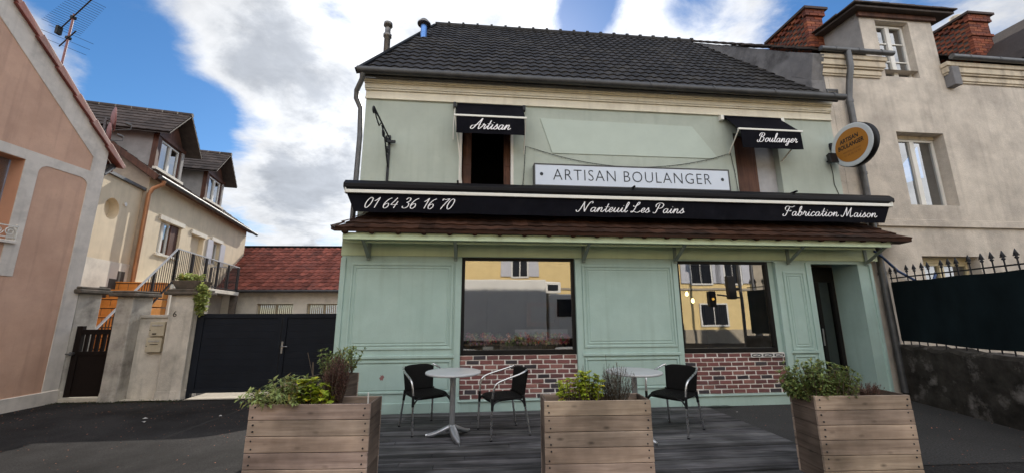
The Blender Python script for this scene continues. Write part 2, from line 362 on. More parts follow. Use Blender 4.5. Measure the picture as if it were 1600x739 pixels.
M['zinc'] = mat('grey_zinc', (0.10, 0.10, 0.103), 0.45, 0.25, 6, 0.05, 30, metal=0.5, spec=0.5)
M['zinc_dark'] = mat('dark_zinc', (0.055, 0.055, 0.058), 0.5, 0.3, 6, 0.05, 30, metal=0.3, spec=0.5)
M['flue'] = mat('brown_grey_flue', (0.16, 0.15, 0.145), 0.4, 0.25, 8, metal=0.6)
M['flue_sky'] = mat('sky_tinted_steel_flue', (0.10, 0.22, 0.50), 0.25, 0.2, 8, metal=0.6)  # the blue paints the sky's reflection into the steel
M['awning'] = mat('black_canvas', (0.006, 0.006, 0.009), 0.9, 0.25, 5, 0.1, 300, spec=0.05, col2=(0.012, 0.012, 0.016), c2scale=2.5, c2lo=0.5, c2hi=0.8)
M['cass'] = mat('black_lacquer', (0.008, 0.0075, 0.009), 0.4, 0.2, 5, spec=0.12)
M['white_metal'] = mat('white_metal', (0.72, 0.71, 0.66), 0.4, 0.05, 6)
M['letter'] = mat('white_lettering', (0.78, 0.77, 0.80), 0.6, 0.03, 6)
M['black'] = mat('black_plastic', (0.012, 0.012, 0.014), 0.4, 0.2, 8)
M['frame_black'] = mat('black_window_frame', (0.013, 0.012, 0.012), 0.45, 0.2, 8, spec=0.15)
M['glass'] = mat_glass('shop_glass', 0.46, (0.92, 0.95, 0.95), 0.02)
M['glass_house'] = mat_glass('window_glass', 0.14, (0.45, 0.50, 0.56), 0.02)
M['glass_door'] = mat_glass('dark_door_glass', 0.07, (0.18, 0.19, 0.2), 0.02)
M['dark_up'] = mat('black_interior', (0.012, 0.011, 0.010), 0.9, 0.3, 3, spec=0.05)
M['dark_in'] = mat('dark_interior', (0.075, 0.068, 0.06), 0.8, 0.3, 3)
M['mortar'] = mat('white_mortar', (0.70, 0.655, 0.62), 0.9, 0.2, 25, 0.3, 90)
M['brick'] = mat('painted_brick', (1.0, 1.0, 1.0), 0.75, 0.18, 20, 0.35, 80, tint=True)
M['deck'] = mat_wood('weathered_deck', (0.165, 0.16, 0.168), (0.008, 0.0078, 0.008), 0.75, 'x', 0.8, True, False, 0.5)
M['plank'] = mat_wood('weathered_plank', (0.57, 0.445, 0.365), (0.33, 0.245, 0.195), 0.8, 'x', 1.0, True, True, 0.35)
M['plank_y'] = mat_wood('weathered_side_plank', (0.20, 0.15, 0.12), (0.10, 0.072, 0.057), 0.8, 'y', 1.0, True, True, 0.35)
M['soil'] = mat('soil', (0.025, 0.019, 0.014), 0.95, 0.4, 30, 0.8, 60)
M['shutter'] = mat_wood('brown_shutter', (0.17, 0.075, 0.045), (0.075, 0.03, 0.02), 0.55, 'z', 1.0, False, False)
M['iron'] = mat('black_iron', (0.014, 0.015, 0.02), 0.5, 0.3, 20, 0.1, 80)
M['alu'] = mat('polished_aluminium', (0.62, 0.62, 0.63), 0.28, 0.05, 20, metal=1.0)
M['alu_matt'] = mat('matt_aluminium', (0.50, 0.51, 0.53), 0.36, 0.06, 10, metal=0.85)
M['rattan'] = mat('black_woven_plastic', (0.008, 0.0075, 0.0075), 0.7, 0.3, 90, 0.6, 220, spec=0.1)
M['tabletop'] = mat('pale_grey_tabletop', (0.44, 0.45, 0.47), 0.35, 0.06, 20, spec=0.5)
M['asphalt'] = mat('asphalt', (0.040, 0.038, 0.038), 0.92, 0.8, 60, 1.0, 120, speck=0.6, col2=(0.014, 0.0135, 0.0135), c2scale=0.9, c2lo=0.42, c2hi=0.68, spec=0.2)
M['pavement'] = mat('worn_pavement', (0.056, 0.054, 0.054), 0.92, 0.6, 60, 0.9, 130, spec=0.2, col2=(0.045, 0.044, 0.045), c2scale=1.1, c2lo=0.45, c2hi=0.7)
M['concrete'] = mat('pale_concrete', (0.50, 0.45, 0.37), 0.85, 0.15, 12, 0.3, 60)
M['stain'] = mat('wet_patch', (0.012, 0.011, 0.011), 0.45, 0.3, 20)
M['pink'] = mat('pink_render', (0.60, 0.385, 0.285), 0.85, 0.10, 2.5, 0.45, 90, speck=0.25, col2=(0.47, 0.285, 0.205), c2scale=0.7, c2lo=0.42, c2hi=0.75, streak=0.35, streakcol=(0.23, 0.14, 0.11))
M['pink_hi'] = mat('orange_reveal', (0.52, 0.26, 0.16), 0.85, 0.06, 3.0, 0.2, 120)
M['trim'] = mat('greyish_trim', (0.62, 0.57, 0.52), 0.85, 0.1, 4.0, 0.3, 80, col2=(0.42, 0.39, 0.36), c2scale=2.0, c2lo=0.5, c2hi=0.75, streak=0.3, streakcol=(0.22, 0.21, 0.2))
M['yellow'] = mat('ochre_render', (0.68, 0.57, 0.41), 0.85, 0.08, 2.5, 0.15, 80, col2=(0.56, 0.47, 0.33), c2scale=1.0, c2lo=0.45, c2hi=0.8, streak=0.25, streakcol=(0.33, 0.26, 0.17))
M['ochre_grey'] = mat('grey_render', (0.36, 0.30, 0.23), 0.85, 0.1, 3.0, 0.2, 70, col2=(0.22, 0.19, 0.16), c2scale=1.5, c2lo=0.45, c2hi=0.75)
M['white_render'] = mat('white_render', (0.70, 0.65, 0.56), 0.85, 0.1, 3.0, 0.1, 70, col2=(0.42, 0.38, 0.33), c2scale=1.5, c2lo=0.5, c2hi=0.8)
M['slate'] = mat('old_brown_tile', (0.060, 0.046, 0.040), 0.75, 0.3, 8, 0.3, 40, tint=True)
M['copper'] = mat('copper_pipe', (0.42, 0.20, 0.10), 0.4, 0.15, 6, metal=0.5)
M['post'] = mat('dirty_gate_post', (0.44, 0.41, 0.365), 0.9, 0.15, 5.0, 0.4, 60, col2=(0.17, 0.155, 0.14), c2scale=2.2, c2lo=0.48, c2hi=0.72, streak=0.42, streakcol=(0.13, 0.12, 0.105))
M['post_pale'] = mat('pale_gate_post', (0.62, 0.57, 0.50), 0.9, 0.12, 5.0, 0.4, 60, speck=0.3, col2=(0.36, 0.33, 0.29), c2scale=1.8, c2lo=0.5, c2hi=0.75, streak=0.45, streakcol=(0.16, 0.15, 0.13))
M['cap'] = mat('weathered_cap', (0.13, 0.105, 0.085), 0.9, 0.3, 9, 0.6, 50, col2=(0.06, 0.055, 0.045), c2scale=4, c2lo=0.45, c2hi=0.65)
M['gate'] = mat('anthracite_gate', (0.013, 0.016, 0.023), 0.55, 0.15, 3.0, 0.03, 60, spec=0.15)
M['gate_brown'] = mat('dark_brown_gate', (0.012, 0.008, 0.007), 0.6, 0.2, 10, spec=0.12)
M['orange'] = mat('orange_stair_tile', (0.62, 0.25, 0.055), 0.5, 0.15, 8, 0.1, 40)
M['mailbox'] = mat('beige_mailbox', (0.50, 0.44, 0.33), 0.5, 0.08, 10, streak=0.3, streakcol=(0.3, 0.24, 0.16))
M['utility'] = mat('pale_grey_box', (0.44, 0.45, 0.47), 0.55, 0.06, 10)
M['dish'] = mat('pinkish_dish', (0.26, 0.13, 0.125), 0.5, 0.1, 8)
M['neigh'] = mat('old_beige_render', (0.54, 0.48, 0.415), 0.9, 0.14, 3.5, 0.5, 60, speck=0.35, col2=(0.30, 0.265, 0.235), c2scale=1.2, c2lo=0.46, c2hi=0.78, streak=0.30, streakcol=(0.20, 0.175, 0.155))
M['neigh_cream'] = mat('cream_cornice_stone', (0.56, 0.48, 0.37), 0.85, 0.12, 3, 0.25, 50, col2=(0.30, 0.25, 0.20), c2scale=2.5, c2lo=0.5, c2hi=0.75, streak=0.5, streakcol=(0.2, 0.17, 0.14))
M['grey_cement'] = mat('grey_cement', (0.17, 0.165, 0.17), 0.9, 0.2, 4, 0.35, 40, col2=(0.05, 0.048, 0.05), c2scale=1.6, c2lo=0.48, c2hi=0.68)
M['grey_cement_hi'] = mat('pale_grey_cement', (0.30, 0.285, 0.275), 0.9, 0.12, 4, 0.3, 50, col2=(0.2, 0.19, 0.185), c2scale=1.6, c2lo=0.48, c2hi=0.72)
M['chim'] = mat('chimney_brick', (1, 1, 1), 0.85, 0.2, 20, 0.3, 60, tint=True)
M['white_frame'] = mat('white_window_frame', (0.66, 0.64, 0.60), 0.5, 0.05, 6)
M['cream_frame'] = mat('cream_window_frame', (0.55, 0.47, 0.30), 0.55, 0.08, 6)
M['curtain'] = mat('curtain', (0.40, 0.40, 0.42), 0.9, 0.1, 10)
M['screen'] = mat('dark_green_screen', (0.008, 0.014, 0.017), 0.85, 0.35, 3.0, 0.2, 200, spec=0.08, stretch=(1, 1, 0.5))
M['mossy'] = mat('dark_mossy_wall', (0.040, 0.036, 0.032), 0.95, 0.6, 4.0, 1.0, 14, col2=(0.22, 0.20, 0.19), c2scale=2.0, c2lo=0.53, c2hi=0.68, spec=0.1)
M['hose'] = mat('blue_hose', (0.03, 0.06, 0.16), 0.5, 0.1, 8)
M['wire'] = mat('dark_wire', (0.02, 0.022, 0.02), 0.7, 0.2, 20)
M['sign_white'] = mat('pale_sign_face', (0.58, 0.64, 0.74), 0.4, 0.03, 4)
M['sign_text'] = mat('dark_sign_text', (0.025, 0.03, 0.04), 0.6, 0.05, 4)
M['orange_sign'] = mat('orange_sign_face', (0.36, 0.15, 0.022), 0.45, 0.08, 4)
M['ring_white'] = mat('pale_sign_ring', (0.50, 0.53, 0.55), 0.45, 0.05, 4)
M['sign_brown'] = mat('faded_sign_text', (0.17, 0.07, 0.02), 0.6, 0.05, 4)
M['bulb'] = mat_emit('warm_bulb', (1.0, 0.72, 0.30), 9.0)
M['amber'] = mat_emit('amber_signal', (1.0, 0.55, 0.08), 1.2)
M['ywall'] = mat('yellow_street_render', (0.72, 0.55, 0.27), 0.85, 0.06, 2, 0.1, 60)
M['shut_grey'] = mat('pale_grey_shutter', (0.50, 0.50, 0.54), 0.6, 0.06, 6)
M['truck'] = mat('white_truck_body', (0.78, 0.75, 0.70), 0.4, 0.04, 2)
M['paper'] = mat('white_paper', (0.62, 0.60, 0.58), 0.8, 0.05, 6)
M['cover'] = mat('stone_base', (0.36, 0.31, 0.24), 0.85, 0.15, 3, 0.3, 40)
M['leaf_pale'] = mat_leaf('pale_green_leaf', (0.30, 0.36, 0.13))
M['leaf_lime'] = mat_leaf('lime_green_leaf', (0.36, 0.44, 0.045))
M['leaf_green'] = mat_leaf('mid_green_leaf', (0.21, 0.27, 0.09))
M['leaf_grey'] = mat_leaf('grey_green_leaf', (0.21, 0.22, 0.20), 0.7)
M['leaf_brown'] = mat_leaf('dry_brown_leaf', (0.15, 0.078, 0.065), 0.8)
M['leaf_trail'] = mat_leaf('bright_trailing_leaf', (0.42, 0.50, 0.17))
M['moss'] = mat_leaf('moss', (0.035, 0.045, 0.015), 0.9)
M['stem'] = mat('woody_stem', (0.10, 0.075, 0.055), 0.8, 0.3, 20)
M['flower'] = mat_leaf('silk_flower', (1, 1, 1))
M['lace'] = mat('grey_lace', (0.20, 0.20, 0.20), 0.9, 0.1, 20)
# ------------------------------------------------------------------ ground
def gz(x):
    t = min(max((x + 4.6) / 2.2, 0), 1); t = t*t*(3-2*t)
    return -0.25 + 0.228*t
gx = [-700,-200,-60,-25,-15,-12,-10,-8,-6,-5] + [-4.6+0.2*i for i in range(12)] + [-2,0,4,8,15,30,60,200,700]
gy = [-700,-200,-60,-25,-12,-6,-3,0,2,4,6,8,12,20,40,80,200,700]
g = MB(); nx = len(gx)
g.add([(x, y, gz(x)) for y in gy for x in gx], [(j*nx+i, j*nx+i+1, (j+1)*nx+i+1, (j+1)*nx+i) for j in range(len(gy)-1) for i in range(nx-1)], True)
tag(g.build('ground', M['asphalt']), kind='structure')
g = MB()
g.add([(2.2,3.98,-.016),(9,4.45,-.016),(9,5.4,-.016),(7.2,7.4,-.016),(2.2,6.6,-.016)], [(0,1,2,3,4)])
tag(g.build('pavement', M['pavement']), kind='structure')
g = MB(); g.add([(0.02,-.13,-.012),(3.9,-.13,-.012),(3.9,6.0,-.012),(0.02,6.0,-.012)], [(0,1,2,3)])
g.add([(-1.35,-0.10,-.012),(-0.35,-0.10,-.012),(-0.35,2.4,-.012),(-1.35,2.4,-.012)], [(0,1,2,3)])
tag(g.build('driveway', M['concrete'], None, GT, (0,0,-.232)), kind='structure')
for o in bpy.data.objects:
    if o.name == 'driveway':
        for v in o.data.vertices: v.co.z = 0.0

# ------------------------------------------------------------------ lettering
def font_mesh(mb, txt, w, h, place, bold=0.0, shear=0.0, spacing=1.0):
    cu = bpy.data.curves.new('lettering_curve', 'FONT'); cu.body = txt; cu.size = 1; cu.offset = bold; cu.shear = shear; cu.space_character = spacing; cu.resolution_u = 3
    ob = bpy.data.objects.new('lettering_curve', cu); me = bpy.data.meshes.new_from_object(ob)
    xs = [v.co.x for v in me.vertices]; ys = [v.co.y for v in me.vertices]
    x0, x1, y0, y1 = min(xs), max(xs), min(ys), max(ys)
    sx = w/(x1-x0); sy = h/(y1-y0)
    mb.add([place(((v.co.x-x0)*sx, (v.co.y-y0)*sy)) for v in me.vertices], [tuple(p.vertices) for p in me.polygons])
    bpy.data.objects.remove(ob); bpy.data.curves.remove(cu); bpy.data.meshes.remove(me)
G = {
'a': (.5, [[(.34,.38),(.24,.45),(.1,.36),(.06,.16),(.12,.02),(.22,.04),(.32,.2),(.37,.44)],[(.37,.44),(.34,.15),(.38,.02),(.46,.04),(.54,.16)]]),
'r': (.4, [[(0,.12),(.1,.32),(.13,.5),(.18,.4),(.3,.42)],[(.3,.42),(.26,.2),(.29,.03),(.37,.04),(.44,.16)]]),
't': (.33, [[(0,.12),(.1,.3)],[(.22,.84),(.15,.3),(.17,.05),(.25,.02),(.37,.16)],[(.02,.5),(.36,.5)]]),
'i': (.28, [[(0,.12),(.08,.28),(.14,.45)],[(.14,.45),(.1,.15),(.15,.02),(.23,.04),(.32,.16)],[(.17,.66),(.18,.62)]]),
's': (.36, [[(0,.12),(.12,.3),(.2,.5),(.23,.35),(.29,.18),(.22,.03),(.1,.02),(.05,.12)],[(.24,.05),(.39,.16)]]),
'n': (.52, [[(0,.12),(.08,.35),(.14,.46)],[(.14,.46),(.12,.25),(.08,0)],[(.09,.06),(.18,.33),(.3,.45),(.35,.36),(.32,.12),(.37,.02),(.45,.04),(.55,.16)]]),
'u': (.52, [[(0,.12),(.08,.3),(.12,.45)],[(.12,.45),(.08,.15),(.14,.02),(.24,.06),(.35,.3),(.39,.45)],[(.39,.45),(.35,.14),(.4,.02),(.47,.04),(.56,.16)]]),
'o': (.42, [[(.28,.44),(.14,.4),(.06,.2),(.12,.03),(.24,.02),(.34,.18),(.34,.36),(.26,.45)],[(.28,.42),(.34,.34),(.46,.34)]]),
'l': (.27, [[(0,.12),(.14,.4),(.24,.85),(.2,1.02),(.12,.85),(.09,.3),(.12,.04),(.2,.02),(.31,.16)]]),
'g': (.46, [[(.34,.38),(.24,.45),(.1,.36),(.06,.16),(.12,.02),(.22,.04),(.32,.2),(.37,.44)],[(.37,.44),(.33,.0),(.26,-.3),(.12,-.36),(.1,-.22),(.28,-.06),(.5,.16)]]),
'e': (.36, [[(0,.12),(.14,.18),(.28,.3),(.26,.45),(.16,.42),(.07,.22),(.11,.04),(.22,.01),(.39,.16)]]),
'b': (.42, [[(0,.12),(.14,.4),(.24,.85),(.2,1.02),(.12,.85),(.09,.3),(.11,.05),(.22,.01),(.32,.15),(.32,.36),(.24,.44),(.14,.34)],[(.3,.42),(.36,.36),(.46,.36)]]),
'c': (.36, [[(.3,.36),(.24,.46),(.12,.38),(.05,.18),(.11,.02),(.22,.02),(.39,.16)]]),
'A': (.72, [[(.06,.34),(-.06,.28),(-.1,.1),(.0,0),(.14,.08),(.34,.52),(.58,1.02)],[(.58,1.02),(.53,.5),(.54,.04),(.64,.04),(.74,.16)],[(.12,.3),(.34,.42),(.62,.42)]]),
'B': (.7, [[(.3,.92),(.22,.5),(.14,.06),(.02,-.03),(-.08,.06),(-.04,.2)],[(.06,.62),(.04,.82),(.2,1.0),(.42,1.0),(.54,.86),(.48,.66),(.3,.54)],[(.3,.54),(.52,.48),(.56,.24),(.42,.02),(.24,0),(.14,.1)]]),
'N': (.92, [[(-.1,.16),(-.06,.02),(.06,0),(.16,.2),(.26,.65),(.32,1.0)],[(.32,1.0),(.4,.5),(.54,0)],[(.54,0),(.62,.5),(.74,.92),(.88,1.04),(.96,.94),(.9,.86)]]),
'L': (.66, [[(.02,.7),(.06,.6),(.2,.62),(.4,.82),(.44,1.0),(.34,1.02),(.26,.8),(.2,.4),(.1,.06),(-.02,0),(-.02,.1),(.16,.1),(.36,0),(.52,.02),(.64,.16)]]),
'P': (.66, [[(.3,.92),(.22,.5),(.14,.06),(.02,-.03),(-.08,.06)],[(.04,.6),(.04,.84),(.2,1.0),(.44,1.0),(.6,.84),(.54,.58),(.34,.46),(.24,.52)]]),
'F': (.66, [[(.38,.9),(.28,.5),(.18,.06),(.04,-.04),(-.08,.06),(-.02,.18)],[(.06,.62),(.02,.84),(.16,1.0),(.36,.96),(.56,.92),(.78,1.04)],[(.12,.48),(.3,.54),(.5,.48),(.54,.58)]]),
'M': (1.02, [[(-.1,.16),(-.06,.02),(.04,0),(.14,.2),(.24,.65),(.3,1.0)],[(.3,1.0),(.36,.5),(.42,.06)],[(.42,.06),(.58,.6),(.72,1.0)],[(.72,1.0),(.7,.5),(.74,.04),(.84,.03),(.98,.16)]]),
'0': (.56, [[(.3,1),(.14,.82),(.06,.36),(.15,.03),(.3,.06),(.43,.45),(.43,.86),(.3,1.0),(.2,.92)]]),
'1': (.42, [[(.06,.66),(.2,.8),(.34,1.02)],[(.34,1.02),(.29,.5),(.24,0)]]),
'3': (.52, [[(.1,.84),(.2,1),(.38,.95),(.37,.7),(.2,.55)],[(.2,.55),(.38,.46),(.39,.16),(.2,0),(.03,.08),(.04,.2)]]),
'4': (.56, [[(.32,1.0),(.17,.62),(.03,.32)],[(.03,.32),(.25,.31),(.52,.36)],[(.45,.66),(.38,.3),(.33,0)]]),
'6': (.52, [[(.44,.98),(.22,.78),(.06,.36),(.12,.04),(.28,.0),(.4,.2),(.34,.44),(.18,.4),(.08,.24)]]),
'7': (.5, [[(.06,.82),(.1,.98),(.26,.93),(.54,1.02)],[(.54,1.02),(.32,.5),(.16,-.03)]]),
' ': (.34, [])}
def catmull(pts, n=7):
    if len(pts) == 2: return [(pts[0][0]+(pts[1][0]-pts[0][0])*i/3, pts[0][1]+(pts[1][1]-pts[0][1])*i/3) for i in range(4)]
    P = [pts[0]] + list(pts) + [pts[-1]]; out = []
    for i in range(1, len(P)-2):
        a, b, c, d = P[i-1], P[i], P[i+1], P[i+2]
        for k in range(n):
            t = k/n; q = []
            for j in (0, 1):
                q.append(0.5*(2*b[j]+(c[j]-a[j])*t+(2*a[j]-5*b[j]+4*c[j]-d[j])*t*t+(3*b[j]-a[j]-3*c[j]+d[j])*t**3))
            out.append(tuple(q))
    out.append(pts[-1]); return out
def script_text(mb, txt, x, z, w, h, place, slant=0.38, pen=0.064, space=1.0):
    adv = 0
    for ch in txt: adv += G[ch][0]*space
    sx = w/adv; cx = 0; lift = 0.0
    for ch in txt:
        for st in G[ch][1]:
            c = catmull(st); pts = [((px+cx + slant*pz*h/sx*1.0)*sx, pz*h) for px, pz in c]
            k = len(pts); L = []; Rr = []
            for i, p in enumerate(pts):
                a = pts[max(i-1, 0)]; b = pts[min(i+1, k-1)]; dx, dz = b[0]-a[0], b[1]-a[1]; l = math.hypot(dx, dz) or 1
                wd = pen*h*(0.55+0.75*abs(dz)/l)*(0.75 if i in (0, k-1) else 1.0)/1.0
                nx_, nz_ = -dz/l*wd/2*1.15, dx/l*wd/2*1.15
                lift += 0.00002
                L.append(place((x+p[0]+nx_, z+p[1]+nz_), lift)); Rr.append(place((x+p[0]-nx_, z+p[1]-nz_), lift))
            mb.add(L+Rr, [(i, k+i, k+i+1, i+1) for i in range(k-1)])
        cx += G[ch][0]*space

# ------------------------------------------------------------------ the bakery
rng = random.Random(7)
bak = thing('bakery_building', 'sea green bakery shop with black awnings and a dark tiled roof', 'building', BK, (1.9, 0, 0))
SB, SL, SR = 0.15, -2.67, 6.45
W1 = (-.80, 1.05, SB, 2.33); W2 = (2.82, 4.60, SB, 2.31); DO = (5.28, 6.20, -0.02, 2.28)
m = MB(); wall_open(m, SL, SR, -0.02, 2.62, 0, .12, [W1, W2, DO])
m.box(6.2, 6.449, .121, .62, -.02, 2.62); m.box(5.16, 5.279, .121, .62, -.02, 2.62)
sf = m.build('shopfront', M['green'], bak)
def panel(x0, x1, z0, z1):
    m = MB()
    rect_frame(m, x0, x1, z0, z1, .035, -.014, .005)
    rect_frame(m, x0+.06, x1-.06, z0+.06, z1-.06, .018, -.009, .005)
    m.box(x0+.10, x1-.10, -.006, .005, z0+.10, z1-.10); m.build('panel_moulding', M['green'], sf, bevel=.004)
panel(-2.52, -.93, .90, 2.22); panel(1.17, 2.72, .90, 2.22); panel(4.74, 5.14, .82, 2.14)
for a, b in ((-2.52, -.93), (1.17, 2.72), (4.74, 5.14)):
    m = MB(); rect_frame(m, a, b, .27, .74, .03, -.018, .005); m.box(a+.05, b-.05, -.008, .005, .32, .69); m.build('panel_moulding', M['green'], sf, bevel=.004)
    m = MB(); m.box(a-.04, b+.04, -.03, .004, .775, .815); m.build('dado_rail', M['green'], sf, bevel=.004)
for a, b in ((-.90, -.802), (1.052, 1.15), (2.73, 2.818), (4.602, 4.70), (5.18, 5.278)):
    m = MB(); m.box(a, b, -.020, .004, .2, 2.30); m.hexa([(a-.03,-.045,-.02),(b+.03,-.045,-.02),(b+.03,.004,-.02),(a-.03,.004,-.02),(a-.005,-.03,.2),(b+.005,-.03,.2),(b+.005,.004,.2),(a-.005,.004,.2)]); m.build('pilaster', M['green'], sf, bevel=.004)
for a, b in ((SL-.005, -2.6), (6.405, SR+.005)):
    m = MB(); m.box(a, b, -.024, .004, -.02, 2.3); m.build('corner_board', M['green'], sf, bevel=.004)
m = MB(); m.box(SL-.01, 5.25, -.028, .003, -.02, .135); m.box(6.22, SR+.01, -.028, .003, -.02, .135)
for a, b in ((W1[0], W1[1]), (W2[0], W2[1])): m.box(a-.02, b+.02, -.05, .05, .135, .155)
m.build('plinth', M['green'], sf, bevel=.004)
m = MB(); m.box(SL-.012, 6.60, -.016, .003, 2.335, 2.60)
m.build('frieze', M['fascia'], sf, bevel=.003)
m = MB(); m.box(-2.54, 6.40, -.45, -.395, 2.515, 2.615); m.box(-2.54, 6.20, -.34, -.30, 2.485, 2.515)
m.box(-2.53, 6.5, -.394, -.001, 2.60, 2.612)
m.build('eaves_board', M['fascia'], bak, bevel=.003)
for sx_ in (-2.26, -.90, 1.20, 2.79, 4.86, 6.36):
    m = MB(); m.box(sx_-.028, sx_+.028, -.034, -.014, 2.26, 2.55); m.bar((sx_, -.03, 2.30), (sx_, -.40, 2.535), .05, .03); m.box(sx_-.02, sx_+.02, -.42, -.015, 2.548, 2.572)
    m.lathe([(.014, 0), (.014, .012), (.0, .014)], (sx_, -.046, 2.285), 8, 'y'); m.build('bracket', M['bracket'], bak, bevel=.003)
# shop windows
def shop_window(x0, x1, z0, z1):
    m = MB(); rect_frame(m, x0, x1, z0, z1, .05, .03, .105, .075, .045)
    w = m.build('shop_window', M['frame_black'], bak, bevel=.003)
    m = MB(); m.add([(x0+.045,.07,z0+.07),(x1-.045,.07,z0+.07),(x1-.045,.07,z1-.04),(x0+.045,.07,z1-.04)], [(0,1,2,3)])
    m.build('pane', M['glass'], w); return w
shop_window(-.799, 1.049, .80, 2.329); shop_window(2.821, 4.50, .79, 2.309)
m = MB(); m.box(4.501, 4.599, .045, .1, .79, 2.309); m.build('window_reveal', M['green'], sf)
def bricks(x0, x1, z0, z1):
    m = MB(); m.cur = 1; m.box(x0, x1, .035, .11, z0, z1); m.cur = 0
    rows = 9; rh = (z1-z0)/rows; bl = .205
    for r in range(rows):
        x = x0 - (rng.random()*.03 + (bl/2 if r % 2 else 0))
        while x < x1:
            w = bl + rng.uniform(-.012, .012); a = max(x, x0+.002); b = min(x+w-.021, x1-.002)
            if b-a > .015:
                k = rng.random()
                c = (.20,.082,.078) if k < .50 else (.15,.068,.068) if k < .74 else (.055,.045,.052) if k < .88 else (.27,.125,.11)
                f = rng.uniform(.8, 1.2); j = lambda: rng.uniform(-.0045, .0045)
                za, zb = z0+r*rh+.0085, z0+(r+1)*rh-.0085
                yy = .027+rng.uniform(-.004, .004)
                m.hexa([(a+j(),yy,za+j()),(b+j(),yy,za+j()),(b,.045,za),(a,.045,za),(a+j(),yy,zb+j()),(b+j(),yy,zb+j()),(b,.045,zb),(a,.045,zb)], tuple(q*f for q in c))
            x += w
    return m.build('brick_panel', [M['brick'], M['mortar']], bak, bevel=.003)
bricks(W1[0]+.001, W1[1]-.001, .156, .80); bricks(W2[0]+.001, W2[1]-.001, .156, .79)
m = MB(); m.add([(-1.95+.032*math.cos(a*.5236)*(1+.3*math.sin(a*2.2)), -.0095, .50+.038*math.sin(a*.5236)*(1+.3*math.cos(a*3.1))) for a in range(12)], [tuple(range(12))]); m.build('scuff', M['dish'], sf)
# inside, seen dimly through the glass
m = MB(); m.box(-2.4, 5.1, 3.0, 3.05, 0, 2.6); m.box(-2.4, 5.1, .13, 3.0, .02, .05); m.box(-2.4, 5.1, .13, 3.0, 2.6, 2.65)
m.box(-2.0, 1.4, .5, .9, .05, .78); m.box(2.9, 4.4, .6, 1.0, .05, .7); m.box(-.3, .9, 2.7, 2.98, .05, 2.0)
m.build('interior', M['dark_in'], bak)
m = MB(); rect_frame(m, .30, .85, 1.22, 1.62, .07, .40, .44); m.build('wooden_frame', M['shutter'], bak); m = MB(); m.box(.1, 1.0, .42, .46, 1.06, 1.17); m.build('counter_front', M['curtain'], bak)
# door recess
m = MB(); rect_frame(m, 5.28, 6.2, .0, 2.28, .07, .50, .58, .12, .28); m.box(5.80, 5.87, .50, .58, .12, 2.0)
dr = m.build('door', M['frame_black'], bak, bevel=.003)
m = MB(); m.add([(5.35,.54,.12),(6.13,.54,.12),(6.13,.54,2.0),(5.35,.54,2.0)], [(0,1,2,3)]); m.build('pane', M['glass_door'], dr)
m = MB(); m.box(5.52, 5.70, .528, .533, 1.33, 1.66); m.build('poster', M['curtain'], dr)
m = MB(); m.box(5.53, 5.69, .524, .5275, 1.40, 1.65); m.build('picture', M['dark_in'], dr)
m = MB(); m.tube([(5.78,.47,.85),(5.78,.46,1.15)], .012); m.build('handle', M['alu_matt'], dr)
m = MB(); m.box(5.285, 6.195, .0, .49, -.018, .03); m.build('doorstep', M['pavement'], bak)
# upper wall and shell
m = MB(); UW = [(-.90, .05, 3.2, 4.75), (4.20, 5.08, 3.2, 4.75)]
wall_open(m, -2.52, 6.28, 2.63, 5.3, .10, .30, UW)
m.build('upper_wall', M['green_up'], bak)
m = MB()
lp = [(-2.52,.13),(-1.74,3.2),(-.95,6.4)]; rp = [(6.279,.13),(5.62,3.2),(4.98,6.4)]
for P in (lp, rp): m.add([(*P[0],-.3),(*P[1],-.3),(*P[2],-.3),(*P[2],5.4),(*P[1],9.1),(*P[0],5.4)], [(0,1,4,5),(1,2,3,4)])
m.add([(*lp[2],-.3),(*rp[2],-.3),(*rp[2],5.4),(*lp[2],5.4)], [(0,1,2,3)]); m.add([(-2.5,.4,2.66),(6.2,.4,2.66),(5,6.3,2.66),(-1,6.3,2.66)], [(0,1,2,3)])
m.build('side_wall', M['neigh'], bak)
m = MB(); m.box(-2.3,6,1.6,1.65,2.7,5.3); m.box(-1.3,.5,.41,1.59,2.68,2.7); m.box(-1.35,-1.3,.41,1.59,2.7,5.3); m.box(.5,.55,.41,1.59,2.7,5.3); m.box(-1.3,.5,.41,1.59,5.3,5.33); m.build('upstairs_room', M['dark_up'], bak)
m = MB(); m.box(.547-.0, 3.6, .092, .101, 4.2, 4.2)
m = MB(); m.prism([(.53,4.87),(3.40,4.84),(3.86,4.22),(.74,4.21)], 'y', .088, .103); m.build('blank_panel', M['green_patch'], bak, bevel=.004)
m = MB()
for z0, z1, pr in ((5.09,5.125,.035),(5.125,5.245,.022),(5.245,5.275,.05),(5.275,5.36,.065),(5.36,5.39,.085),(5.39,5.45,.10)): m.box(-2.52-pr*.4, 6.28, .10-pr, .101, z0, z1-.003)
m.build('cornice', M['cream'], bak, bevel=.006)
for s0, s1, a, b in ((-.84, -.69, .26, .30), (-.11, .03, .26, .30)):
    m = MB(); m.box(s0, s1, a, b, 3.2, 4.74); m.box(s0+.02, s1-.02, a-.012, a, 3.3, 3.9); m.box(s0+.02, s1-.02, a-.012, a, 4.0, 4.6); m.build('shutter', M['shutter'], bak, bevel=.003)
m = MB(); m.box(4.21, 4.69, .20, .24, 3.2, 4.74); m.box(4.25, 4.65, .19, .20, 3.3, 4.6); m.build('shutter', M['shutter'], bak, bevel=.003)
m = MB(); m.box(4.69, 5.075, .22, .25, 3.2, 4.74); m.build('window_board', M['curtain'], bak)
for a in (-.90, .001):
    m = MB(); m.box(a+.001, a+.048, .102, .22, 3.2, 4.745); m.build('jamb', M['white_frame'], bak)
